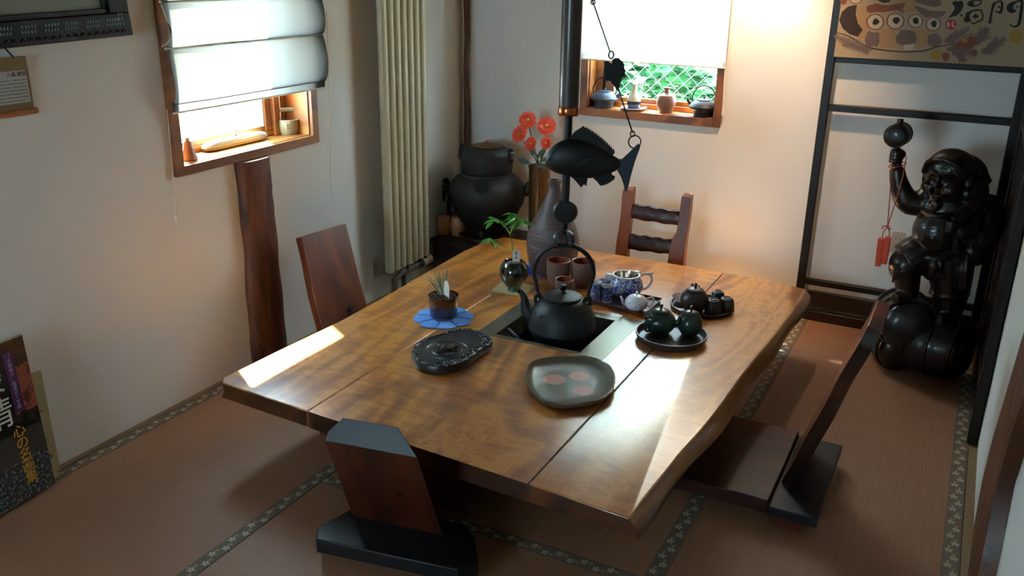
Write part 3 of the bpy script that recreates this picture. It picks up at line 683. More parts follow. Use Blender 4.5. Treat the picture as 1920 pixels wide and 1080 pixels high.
# ---- sill ornaments, left window
SZ = w1[2]+.003
def bell():
    P = onz(355, 300, SZ); r = S(15, P)
    t = thing('ceramic_bell', 'small brown ceramic bell at left end of the left windowsill', 'bell', P)
    b = BM(); lathe(b, [(0, 0), (r*.98, 0), (r*1.08, .006), (r*.95, .018), (r*.7, .045), (r*.5, .072), (r*.42, .084), (0, .088)], 24); obj('body', b, M['terra'], t)
    b = BM(); lathe(b, [(0, .085), (.010, .086), (.008, .092), (.014, .100), (0, .104)], 16); obj('knob', b, M['creamglaze'], t)
bell()
def lidded_box():
    A, B_ = onz(385, 287, SZ), onz(503, 260, SZ); c = (A+B_)/2; a = atan2(B_.y-A.y, B_.x-A.x); L = (B_-A).length
    t = thing('ceramic_incense_box', 'long celadon lidded ceramic box on the left windowsill', 'ceramic box', (c.x-.012, c.y, SZ), a)
    b = BM(); h = .03; pts = []
    w = .032
    for k in range(24):
        th = 2*pi*k/24; pts.append((L/2*copysign(abs(cos(th))**.35, cos(th)), w*copysign(abs(sin(th))**.6, sin(th))))
    prism(b, pts, .004, h*.6, off=[(x*.94, y*.85) for x, y in pts]); obj('body', b, M['celrim'], t, bev=.003)
    b = BM()
    for (k0, k1, s0, s1) in ((.6, .95, 1.0, .97), (.95, 1.3, .97, .86), (1.3, 1.5, .86, .5)): prism(b, [(x*s1, y*s1) for x, y in pts], h*k0, h*k1, off=[(x*s0, y*s0) for x, y in pts])
    obj('lid', b, M['celadon'], t, bev=.002)
    b = BM(); lathe(b, [(0, h*1.45), (.008, h*1.45), (.007, h*1.8), (.02, h*2.25), (.018, h*2.4), (0, h*2.35)], 16); obj('knob', b, M['celadon'], t)
    b = BM(); [ell(b, (x, -w*.80, h*.98), (.006, .004, .005)) for x in (-.02, 0, .022)]; obj('flower_dots', b, M['vasedk'], t)
lidded_box()
def basket():
    P = onz(541, 250, SZ); r = S(20, P)
    t = thing('ceramic_basket', 'cream ceramic bucket shaped basket with handle on left windowsill', 'basket', P, radians(60))
    b = BM(); h = .072; wob = lambda a, z: 1+.015*sin(a*14)+.01*sin(z*300)
    lathe(b, [(0, .002), (r*.88, 0), (r*.95, .012), (r*1.0, .04), (r*.98, h), (r*.88, h+.002), (r*.84, h-.01), (r*.82, .02), (0, .015)], 36, wob=wob); obj('body', b, M['creamglaze'], t)
    b = BM(); tube(b, spline([(-r*.92, 0, h-.01), (-r*.92, 0, h+.035), (-r*.75, 0, h+.047), (r*.75, 0, h+.047), (r*.92, 0, h+.035), (r*.92, 0, h-.01)], 4), [.013, .011, .010, .010, .011, .013], 10); obj('handle', b, M['creamglaze'], t)
    b = BM()
    for sx in (-1, 1): ell(b, (sx*r*.97, 0, h+.035), (.012, .014, .012))
    for k in range(6): a = k*pi/3; ell(b, (r*.9*cos(-1.9)+.010*cos(a)*.8, r*.95*sin(-1.9), .045+.010*sin(a)), (.007, .005, .007))
    obj('relief_flower', b, M['creamglaze'], t)
basket()

# ================================================================== BACK WINDOW SILL
SB = w2[2]+.003
def small_kettle(px, py, wpx, mats, label, ang, spout=1, lidm=None):
    P = onz(px, py, SB); P.y = min(max(P.y, YB+.035), YB+.050); r = S(wpx/2, P)
    t = thing('iron_kettle', label, 'kettle', (P.x, P.y, SB), ang, 'small iron kettles on the back windowsill')
    b = BM(); lathe(b, [(0, 0), (r*.68, 0), (r*.72, r*.35), (r*.78, r*.45), (r*1.0, r*.58), (r*1.02, r*.68), (r*.9, r*.88), (r*.62, r*1.10), (r*.5, r*1.14), (0, r*1.14)], 36); obj('body', b, mats, t)
    b = BM(); lathe(b, [(0, r*1.12), (r*.55, r*1.12), (r*.55, r*1.18), (r*.2, r*1.25), (0, r*1.25)], 28); obj('lid', b, lidm or mats, t)
    b = BM(); lathe(b, [(0, r*1.24), (r*.05, r*1.24), (r*.1, r*1.34), (r*.05, r*1.42), (0, r*1.42)], 12); obj('knob', b, M['iron'], t)
    b = BM(); tube(b, spline([(r*.85, 0, r*.75), (r*1.12, 0, r*.95), (r*1.2, 0, r*1.15)], 4), [r*.18, r*.12, r*.08], 10); obj('spout', b, mats, t)
    b = BM(); tube(b, spline([(-r*.78, 0, r*.95), (-r*.86, 0, r*1.35), (-r*.55, 0, r*1.95), (0, 0, r*2.15), (r*.55, 0, r*1.95), (r*.86, 0, r*1.35), (r*.78, 0, r*.95)], 5), r*.045, 8, flat=1.0); obj('handle', b, M['iron'], t)
M['bluek'] = mat('blue_grey_kettle_enamel', '#46566c', .4, '#35424f', 9, metal=.2)
small_kettle(1123, 204, 51, M['bluek'], 'blue grey iron kettle at left end of the back windowsill', radians(12))
small_kettle(1308, 222, 52, M['iron2'], 'dark iron kettle at right end of the back windowsill', radians(178), lidm=M['iron2'])
def vases():
    P = onz(1184, 207, SB); P.y = YB+.042; r = S(25, P)
    t = thing('ceramic_plate', 'small white plate with blue centre on the back windowsill', 'plate', (P.x, P.y, SB))
    b = BM(); lathe(b, [(0, 0), (r*.5, 0), (r*.9, .008), (r, .013), (r*.98, .015), (r*.6, .006), (0, .005)], 36); obj('dish', b, M['porc'], t)
    b = BM(); lathe(b, [(r*.40, .0050), (r*.55, .0065), (r*.55, .0075), (r*.4, .0065)], 32); obj('blue_ring', b, M['bglaze'], t)
    r = S(13, P)
    t = thing('sake_bottle', 'small pale bottle with dark base standing on white plate', 'bottle', (P.x, P.y, SB+.0068))
    b = BM(); lathe(b, [(0, 0), (r*.8, 0), (r*.95, r*.4), (r*1.0, r*.8), (r*.98, r*1.1)], 28); obj('lower_body', b, M['vasedk'], t)
    b = BM(); lathe(b, [(r*.98, r*1.1), (r*.92, r*1.5), (r*.6, r*2.1), (r*.36, r*2.6), (r*.32, r*3.2), (r*.42, r*3.5), (r*.36, r*3.52), (r*.25, r*3.2), (0, r*3.0)], 28); obj('upper_body', b, M['vaseg'], t)
    P = onz(1240, 214, SB); P.y = YB+.042; r = S(18.5, P)
    t = thing('ceramic_jar', 'round brown grey ceramic jar in the middle of back windowsill', 'jar', (P.x, P.y, SB))
    b = BM(); lathe(b, [(0, 0), (r*.66, 0), (r*.7, r*.15), (r*.92, r*.6), (r*1.0, r*1.1), (r*.95, r*1.55), (r*.86, r*1.75), (r*.6, r*1.85), (r*.3, r*1.95), (r*.26, r*2.3), (r*.42, r*2.5), (r*.36, r*2.52), (r*.2, r*2.3), (0, r*2.2)], 32); obj('body', b, M['mug'], t)
vases()

# ================================================================== ALCOVE CHEST
def alcove():
    y0 = 4.60
    t = thing('wooden_chest', 'low dark wooden chest in the far left corner', 'chest', (-2.5, (y0+5.07)/2, 0)); cy = (y0+5.07)/2
    x0, x1 = -2.94+2.5, -2.13+2.5
    b = BM(); box(b, x0, x1, y0-cy, 5.07-cy, .225, .25); obj('top', b, M['chest'], t, bev=.004)
    b = BM(); box(b, x0+.015, x1-.015, y0-cy+.012, 5.065-cy, .006, .225); obj('body', b, M['chest'], t, bev=.003)
    for s in (0, 1):
        b = BM(); a = x0+.02+s*.39; box(b, a, a+.375, y0-cy+.004, y0-cy+.014, .03, .205); d = obj('drawer', b, M['chest'], t, bev=.003)
        b = BM(); tube(b, spline([(a+.14, y0-cy+.004, .12), (a+.15, y0-cy-.014, .105), (a+.22, y0-cy-.014, .105), (a+.23, y0-cy+.004, .12)], 4), .004, 6); obj('pull', b, M['iron'], d)
alcove()
ZT = .25
def brazier():
    P = Vector((-2.645, 4.815, ZT))
    t = thing('round_board', 'dark round wooden board under the iron brazier', 'board', P); b = BM(); lathe(b, [(0, 0), (.165, 0), (.178, .008), (.178, .028), (.168, .032), (0, .032)], 48); obj('disc', b, M['chest'], t)
    z0 = ZT+.0325
    t = thing('iron_brazier', 'black cast iron brazier bowl with two ring lugs in the corner', 'brazier', (P.x, P.y, z0), radians(20)); t.scale = (1, 1, 1.2)
    b = BM(); prof = [(0, .022), (.115, .02), (.135, .03), (.185, .09), (.232, .165), (.245, .215), (.235, .26), (.20, .295), (.165, .31), (.16, .325), (.15, .325), (.15, .30), (.18, .27), (.2, .2), (.1, .06), (0, .05)]
    lathe(b, prof, 56); o = obj('bowl', b, M['darkiron'], t)
    for k in range(3):
        a = 2*pi*k/3+.4; b = BM(); tube(b, [(.12*cos(a), .12*sin(a), .045), (.125*cos(a), .125*sin(a), 0)], [.022, .016], 10); obj('foot', b, M['darkiron'], t)
    H_ = ony(903, 350, P.y-.232)-Vector((P.x, P.y, z0)); H_.z /= 1.2; d = Vector((H_.x, H_.y, 0)).normalized(); d = (rz(-radians(20)) @ d); b = BM(); tube(b, [d*.225+Vector((0, 0, H_.z)), d*.2465+Vector((0, 0, H_.z+.002))], [.036, .040], 28); obj('vent_hole', b, M['soot'], t)
    for s in (-1, 1):
        b = BM(); ell(b, (s*.255, 0, .235), (.03, .026, .032)); ell(b, (s*.262, 0, .265), (.022, .02, .018)); ell(b, (s*.275, -.012, .24), (.012, .01, .012)); l = obj('lug', b, M['darkiron'], t)
        b = BM(); tube(b, [(s*.275, .028*cos(k*pi/8), .195+.034*sin(k*pi/8)) for k in range(16)], .007, 8, closed=True); obj('ring', b, M['darkiron'], l)
    kz = z0+.295*1.2
    t = thing('iron_tea_kettle', 'black iron tea ceremony kettle sitting in the corner brazier', 'kettle', (P.x, P.y, kz), radians(10)); t.scale = (1, 1, .80)
    b = BM(); lathe(b, [(0, 0), (.10, 0), (.142, .02), (.155, .05), (.158, .08), (.154, .15), (.158, .19), (.15, .215), (.125, .235), (.095, .245), (0, .245)], 48, wob=lambda a, z: 1+.006*sin(a*6)); obj('body', b, M['darkiron'], t)
    b = BM(); lathe(b, [(0, .243), (.098, .243), (.1, .252), (.06, .262), (0, .266)], 36); l = obj('lid', b, M['bronze'], t)
    b = BM(); lathe(b, [(0, .262), (.010, .262), (.008, .270), (.017, .279), (.010, .290), (0, .291)], 14); obj('knob', b, mat('red_brown_knob', '#8a4a3a', .4), l)
    for s in (-1, 1):
        b = BM(); ell(b, (s*.155, -.01, .195), (.024, .026, .036)); ell(b, (s*.16, -.01, .232), (.016, .014, .014)); ell(b, (s*.165, -.02, .16), (.016, .018, .028)); obj('lug', b, M['darkiron'], t)
brazier()
def corner_bits():
    for px, py, w, l in ((833, 441, 26, 'pale orange stone jar, left of two beside the brazier'), (859, 443, 31, 'pale orange stone jar, right of two beside the brazier')):
        P = onz(px, py-3, ZT); r = S(w/2, P); h = Hz(P, py-39)
        t = thing('stone_jar', l, 'jar', P, 0, 'pale orange stone jars'); b = BM(); lathe(b, [(0, 0), (r*.8, 0), (r*.86, h*.05), (r*1.0, h*.55), (r*.97, h*.75), (r*.8, h*.93), (r*.45, h), (0, h*1.01)], 28); obj('body', b, M['pinkstone'], t)
    P = onz(811, 440, ZT); P = Vector((-2.90, 4.83, ZT)); r = .045
    t = thing('tea_canister', 'dark red brown canister beside the radiator in the corner', 'canister', P); b = BM(); lathe(b, [(0, 0), (r, 0), (r, .20), (r*.96, .205), (0, .205)], 28); obj('body', b, M['spk'], t)
    t = thing('black_cup', 'glossy black cup on top of the corner canister', 'cup', P+Vector((0, 0, .2055))); b = BM(); lathe(b, [(0, 0), (r*.7, 0), (r*.9, .015), (r*.98, .09), (r*.92, .092), (r*.84, .02), (0, .012)], 28); obj('body', b, M['blackc'], t)
    V = Vector((-2.29, 4.83, ZT)); r = S(19.5, V)
    t = thing('bronze_vase', 'tall cylindrical bronze vase holding coral flowers', 'vase', V); h = .50
    b = BM(); lathe(b, [(0, 0), (r*1.0, 0), (r*1.02, .01), (r*.95, .03), (r*.93, h*.5), (r*.98, h-.02), (r*1.05, h), (r*.98, h), (r*.9, h-.03), (r*.85, .03), (0, .02)], 40, wob=lambda a, z: 1+.012*sin(a*8+z*20)); obj('body', b, M['bronze'], t)
    # camellia spray: one stem bunch
    t = thing('flower_spray', 'spray of five coral camellia flowers in the bronze vase', 'flowers', V+Vector((0, 0, h)))
    O = V+Vector((0, 0, h)); Yp = V.y-.03
    heads = [((990, 226), 15), ((976, 252), 16), ((1025, 237), 16), ((996, 270), 12), ((1025, 268), 11)]
    b = BM()
    for (q, s) in heads:
        H_ = ony(q[0], q[1], Yp)-O; tube(b, spline([(0, 0, -.15), (H_.x*.15, -.005, .02), (H_.x*.75, H_.y*.6, H_.z*.65), tuple(H_)], 5), [.004, .003, .0025], 6)
    obj('stems', b, M['stem'], t)
    for i, (q, s) in enumerate(heads):
        H_ = ony(q[0], q[1], Yp)-O; r_ = S(s, V); rr = random.Random(i)
        face = Vector((rr.uniform(-.4, .4), -1, rr.uniform(.1, .6))).normalized(); mt = Matrix.Translation(H_) @ face.to_track_quat('Z', 'Y').to_matrix().to_4x4()
        b = BM()
        for ring, (k, tilt, sc) in enumerate(((5, .35, 1.0), (4, .85, .72))):
            for j in range(k):
                a = 2*pi*j/k+ring*.6+rr.uniform(-.1, .1); vv = []
                for (u, v) in ((0, 0), (.35, -.42), (.8, -.55), (1.08, -.3), (1.0, 0), (1.08, .3), (.8, .55), (.35, .42)):
                    z = sin(tilt)*u*.8+.18*v*v; x = u*cos(tilt*.6); vv.append(b.verts.new(mt @ rz(a) @ Vector((x*r_*sc, v*r_*sc*1.15, z*r_*sc*.75))))
                c = b.verts.new(mt @ rz(a) @ Vector((.6*r_*sc*cos(tilt*.6), 0, (sin(tilt)*.6*.8-.1)*r_*sc*.75)))
                for m_ in range(8): b.faces.new((vv[m_], vv[(m_+1) % 8], c))
        fl = obj('flower', b, M['petal'], t)
        b = BM(); ell(b, (0, 0, r_*.2), (r_*.2, r_*.2, r_*.25), mt, 8, 6); obj('stamens', b, M['stamen'], fl)
    for i, (q, a, l) in enumerate([((985, 303), 2.9, .07), ((1012, 290), 1.0, .06), ((1010, 312), -.2, .07), ((998, 285), 1.9, .05), ((1018, 300), .4, .05)]):
        H_ = ony(q[0], q[1], Yp-.02)-O; b = BM(); mt = Matrix.Translation(H_) @ rz(0) @ rx(radians(70)) @ rz(a)
        pts = [(0, 0), (.25, -.16), (.6, -.2), (.85, -.12), (1.05, 0), (.85, .12), (.6, .2), (.25, .16)]
        prism(b, [((x-.4)*l*1.3, y*l*1.3) for x, y in pts], -.0006, .0006, mt); obj('leaf', b, M['leafd'], t)
corner_bits()

# ================================================================== TABLE
ZT = .36
def table():
    t = thing('low_table', 'large low varnished plank table with live edge and dark ends', 'table', (-1.53, 3.38, 0)); ox, oy = -1.53, 3.38
    L = [(-2.405, 2.262), (-2.436, 2.30), (-2.425, 2.60), (-2.402, 2.99), (-2.413, 3.446), (-2.432, 3.80), (-2.446, 4.187), (-2.425, 4.42), (-2.375, 4.54)]
    sl, sr = -1.966, -1.052
    front = lambda x: 2.262+(2.176-2.262)*(x+2.42)/1.72
    R_ = spline([(-.705, 2.172, 0), (-.703, 2.26, 0), (-.700, 2.34, 0), (-.692, 2.46, 0), (-.683, 2.63, 0), (-.668, 2.80, 0), (-.658, 3.0, 0), (-.653, 3.2, 0), (-.646, 3.42, 0), (-.634, 3.65, 0), (-.622, 3.9, 0), (-.612, 4.2, 0), (-.612, 4.5, 0)], 3)
    rng = random.Random(5); z0, z1 = ZT-.068, ZT
    def slab(top, bot, name):
        b = BM(); mid = [((p[0]+q[0])/2+(.012 if p[0] != q[0] else 0), (p[1]+q[1])/2) for p, q in zip(top, bot)]
        a = [b.verts.new((p[0]-ox, p[1]-oy, z1)) for p in top]; c = [b.verts.new((p[0]-ox, p[1]-oy, (z0+z1)/2)) for p in mid]; d = [b.verts.new((p[0]-ox, p[1]-oy, z0)) for p in bot]
        f = b.faces.new(a); n = len(a)
        for i in range(n):
            j = (i+1) % n
            ends = abs(top[i][1]-top[j][1]) < .06 and abs(top[i][0]-top[j][0]) > .03 and top[i][1] < 3
            live = name == 'right' and top[i][0] > -.8 and top[j][0] > -.8
            for A, B_ in ((a, c), (c, d)):
                g = b.faces.new((A[i], B_[i], B_[j], A[j])); g.material_index = 1 if ends else (2 if live else 0)
        b.faces.new(d[::-1]).material_index = 1
        o = obj('plank', b, [M['table'], M['table_end'], M['live']], t, bev=.006, bseg=3, smooth=True, ang=50)
    g = .0014
    tp = L+[(sl-g, 4.55), (sl-g, front(sl))]; slab(tp, [(x+(-.012 if x < -2.3 else 0), y+(0.0)) for x, y in tp], 'left')
    # middle plank in pieces around the hearth opening
    hx0, hx1, hy0, hy1 = -1.792, -1.20, 3.185, 3.665
    def rect(x0, x1, y0f, y1f): return [(x0, y0f(x0)), (x0, y1f(x0)), (x1, y1f(x1)), (x1, y0f(x1))]
    def midslab():
        b = BM(); xs = [sl+g, hx0, hx1, sr-g]; ysf = [lambda x: front(x), lambda x: hy0, lambda x: hy1, lambda x: 4.555]
        V = {}
        for i, x in enumerate(xs):
            for j, yf in enumerate(ysf):
                for k, z in enumerate((z0, z1)): V[i, j, k] = b.verts.new((x-ox, yf(x)-oy, z))
        for i in range(3):
            for j in range(3):
                if i == 1 and j == 1: continue
                b.faces.new((V[i, j, 1], V[i+1, j, 1], V[i+1, j+1, 1], V[i, j+1, 1])); b.faces.new((V[i, j, 0], V[i, j+1, 0], V[i+1, j+1, 0], V[i+1, j, 0])).material_index = 1
        for i in range(3):
            b.faces.new((V[i, 0, 0], V[i+1, 0, 0], V[i+1, 0, 1], V[i, 0, 1])).material_index = 1; b.faces.new((V[i, 3, 1], V[i+1, 3, 1], V[i+1, 3, 0], V[i, 3, 0]))
        for j in range(3): b.faces.new((V[0, j, 1], V[0, j+1, 1], V[0, j+1, 0], V[0, j, 0])); b.faces.new((V[3, j, 0], V[3, j+1, 0], V[3, j+1, 1], V[3, j, 1]))
        for (p, q) in (((1, 1), (2, 1)), ((2, 1), (2, 2)), ((2, 2), (1, 2)), ((1, 2), (1, 1))): b.faces.new((V[(*p, 0)], V[(*q, 0)], V[(*q, 1)], V[(*p, 1)]))
        obj('plank', b, [M['table'], M['table_end']], t, bev=.0012, ang=50)
    midslab()
    tp = [(sr+g, front(sr)), (sr+g, 4.548)]+[(-.82, 4.56)]+[(p.x, p.y) for p in R_[::-1]]
    bt = [(x+(.030+.008*sin(y*9) if x > -.75 else 0), y) for x, y in tp]; slab(tp, bt, 'right')
    for (sx, a, c) in ((sl, 2.25, 4.55), (sr, 2.2, 4.55)):
        b = BM(); box(b, sx-.0018-ox, sx+.0018-ox, front(sx)+.002-oy, c-oy-.01, ZT-.066, ZT-.0018); obj('joint', b, M['seam'], t)
    # batten, legs
    for y in (2.30, 4.30):
        b = BM(); box(b, -1.97-ox, -.79-ox, y-oy, y+.10-oy, ZT-.128, ZT-.0685); obj('batten', b, M['red'], t, bev=.004)
    for x in (-1.86, -.98):
        for y in (2.72, 4.12):
            b = BM(); box(b, x-.055-ox, x+.055-ox, y-.055-oy, y+.055-oy, .006, ZT-.0685); obj('leg', b, M['seat'], t, bev=.006)
        b = BM(); box(b, x-.04-ox, x+.04-ox, 2.45-oy, 4.29-oy, ZT-.128, ZT-.0687); obj('rail', b, M['seat'], t, bev=.004)
    # hearth insert
    b = BM(); zt = ZT+.0012; fi = (-1.70, -1.315, 3.225, 3.60)
    o_ = [(hx0-.004, hy0-.004), (hx1+.004, hy0-.004), (hx1+.004, hy1+.004), (hx0-.004, hy1+.004)]; i_ = [(-1.712, 3.207), (-1.308, 3.207), (-1.308, 3.615), (-1.712, 3.615)]
    vo = [b.verts.new((x-ox, y-oy, zt)) for x, y in o_]; vi = [b.verts.new((x-ox, y-oy, zt)) for x, y in i_]; vd = [b.verts.new((x-ox, y-oy, zt-.09)) for x, y in i_]
    for k in range(4): j = (k+1) % 4; b.faces.new((vo[k], vo[j], vi[j], vi[k])); b.faces.new((vi[k], vi[j], vd[j], vd[k]))
    h = obj('hearth_frame', b, M['hearth'], t, smooth=False)
    b = BM(); box(b, -1.77-ox, -1.25-ox, 3.20-oy, 3.64-oy, .05, .07)
    for (x0, x1, y0, y1) in ((-1.79, -1.765, 3.19, 3.66), (-1.235, -1.21, 3.19, 3.66), (-1.765, -1.235, 3.19, 3.205), (-1.765, -1.235, 3.645, 3.66)): box(b, x0-ox, x1-ox, y0-oy, y1-oy, .007, ZT-.07)
    box(b, -1.765-ox, -1.235-ox, 3.205-oy, 3.645-oy, .07, .16); obj('hearth_box', b, M['soot'], h, smooth=False)
table()
# trivet in the hearth
def trivet():
    t = thing('iron_trivet', 'dark iron trivet ring in the hearth below the kettle', 'trivet', (-1.51, 3.36, .16))
    b = BM(); tube(b, [(.13*cos(k*pi/16), .10*sin(k*pi/16), .075) for k in range(32)], .009, 8, closed=True); obj('ring', b, M['iron'], t)
    for a in (-2.0, .2, 2.3, 3.6):
        b = BM(); tube(b, [(.13*cos(a), .10*sin(a), .075), (.14*cos(a), .11*sin(a), 0)], .008, 8); obj('leg', b, M['iron'], t)
    b = BM(); tube(b, [(-.05, -.10, .125), (.11, -.12, .115)], .011, 10); tube(b, [(-.05, -.10, .125), (-.09, -.06, .08)], .008, 8); tube(b, [(.11, -.12, .115), (.12, -.05, .078)], .008, 8); obj('bar', b, M['iron'], t)
    t = thing('fire_tongs', 'dark iron rod lying across the hearth left of the kettle', 'tongs', (-1.64, 3.30, .165))
    b = BM(); tube(b, [(-.062, .0, .185), (.10, -.06, .12)], [.011, .009], 10); tube(b, [(.10, -.06, .12), (.12, -.05, .02)], .008, 8); obj('rod', b, M['iron'], t)
trivet()

# ================================================================== KETTLE AND ITS HANGER
KC = Vector((-1.49, 3.42, 0))
def kettle():
    r = S(63.5, Vector((KC.x, KC.y, .43))); zb = .285
    t = thing('iron_kettle', 'large black cast iron kettle hanging over the hearth', 'kettle', (KC.x, KC.y, zb), radians(22))
    h = .125
    prof = [(0, -.012), (r*.5, -.010), (r*.72, .0), (r*.9, .035), (r*.985, .072), (r*1.0, .08), (r*1.0, .086), (r*.985, .092), (r*.97, .13), (r*.86, .172), (r*.7, .203), (r*.56, .218), (r*.5, .220), (r*.49, .212), (0, .205)]
    b = BM(); lathe(b, prof, 64); obj('body', b, M['iron2'], t)
    b = BM(); lathe(b, [(0, .218), (r*.52, .219), (r*.555, .222), (r*.555, .228), (r*.5, .233), (r*.15, .240), (0, .241)], 48); l = obj('lid', b, M['iron2'], t)
    b = BM(); lathe(b, [(0, .239), (.020, .240), (.012, .246), (.009, .252), (.018, .262), (.0195, .270), (.014, .280), (0, .283)], 24); obj('knob', b, M['iron'], l)
    b = BM(); tube(b, spline([(-r*.82, 0, .115), (-r*1.06, 0, .15), (-r*1.12, 0, .20), (-r*1.22, 0, .235), (-r*1.33, 0, .245)], 5), [.038, .030, .021, .015, .012, .012], 16); obj('spout', b, M['iron2'], t)
    for s in (-1, 1):
        b = BM(); tube(b, spline([(s*r*.62, 0, .200), (s*r*.70, 0, .232), (s*r*.80, 0, .222), (s*r*.80, 0, .190)], 4), .008, 8); tube(b, [(s*r*.70, -.014, .222), (s*r*.70, .014, .222)], .007, 8); obj('lug', b, M['iron'], t)
    b = BM(); k = r*.71
    top = .465
    pts = [(-k, 0, .222), (-k*1.10, 0, .275), (-k*1.22, 0, .345), (-k*.98, 0, .415), (-k*.5, 0, .455), (0, 0, top), (k*.5, 0, .455), (k*.98, 0, .415), (k*1.22, 0, .345), (k*1.10, 0, .275), (k, 0, .222)]
    tube(b, spline(pts, 6), [.006, .008, .010, .011, .011, .011, .011, .010, .008, .006], 12); obj('handle', b, M['iron'], t)
    b = BM(); rr = random.Random(3)
    for i in range(26):
        a = rr.uniform(-2.6, -1.9); z = rr.uniform(.13, .17); q = r*(.97 if z < .135 else .90-(z-.15)*1.2); ell(b, (q*cos(a)*1.0, q*sin(a)*1.0, z), (.005, .004, .003), None, 8, 6)
    obj('relief_flowers', b, M['iron2'], t)
kettle()
def hanger():
    X, Y = -1.495, 3.42
    t = thing('kettle_hanger', 'hanging hearth pole with bamboo sleeve, copper band and iron hooks', 'kettle hanger', (X, Y, .74))
    z = lambda v: v-.74
    b = BM(); lathe(b, [(0, z(1.345)), (.041, z(1.345)), (.042, z(1.40)), (.0425, z(2.1)), (.042, z(2.75)), (0, z(2.75))], 32); obj('bamboo_sleeve', b, M['bamboo'], t)
    b = BM(); lathe(b, [(0, z(1.312)), (.043, z(1.312)), (.0445, z(1.316)), (.0445, z(1.342)), (.043, z(1.3455)), (0, z(1.3455))], 32); obj('copper_band', b, M['copper'], t)
    b = BM(); tube(b, [(0, 0, z(.93)), (0, 0, z(1.33))], .0175, 16); obj('inner_rod', b, M['fish'], t)
    q = (CAM-Vector((X, Y, .9))); q.z = 0; a = atan2(q.y, q.x)
    mt = tr(0, 0, z(.898)) @ rz(a) @ ry(radians(90))
    b = BM(); lathe(b, [(0, -.022), (.045, -.020), (.053, -.010), (.055, 0), (.053, .010), (.045, .020), (0, .022)], 40, mt); obj('disc', b, M['fish'], t)
    b = BM(); tube(b, [(0, 0, z(.85)), (0, 0, z(.80))], [.016, .013], 12); obj('neck', b, M['iron'], t)
    px, py = -sin(a), cos(a); D = Vector((cos(a), sin(a), 0)); S_ = Vector((px, py, 0))
    b = BM()
    for s, k in ((-1, 1), (1, 1)):
        pts = [Vector((0, 0, z(.815))), D*.012-S_*s*.018+Vector((0, 0, z(.812))), D*.03-S_*s*.034+Vector((0, 0, z(.80))), D*.035-S_*s*.038+Vector((0, 0, z(.778))), D*.02-S_*s*.03+Vector((0, 0, z(.752)))]
        tube(b, spline([tuple(p_) for p_ in pts], 5), [.008, .012, .013, .012, .010], 8, flat=.5)
    tube(b, spline([(0, 0, z(.81)), tuple(S_*.012+Vector((0, 0, z(.765)))), tuple(D*.0+Vector((0, 0, z(.738)))), tuple(-S_*.022+Vector((0, 0, z(.755))))], 5), .007, 8)
    obj('hook', b, M['bluesteel'], t)
    return a
HA = hanger()
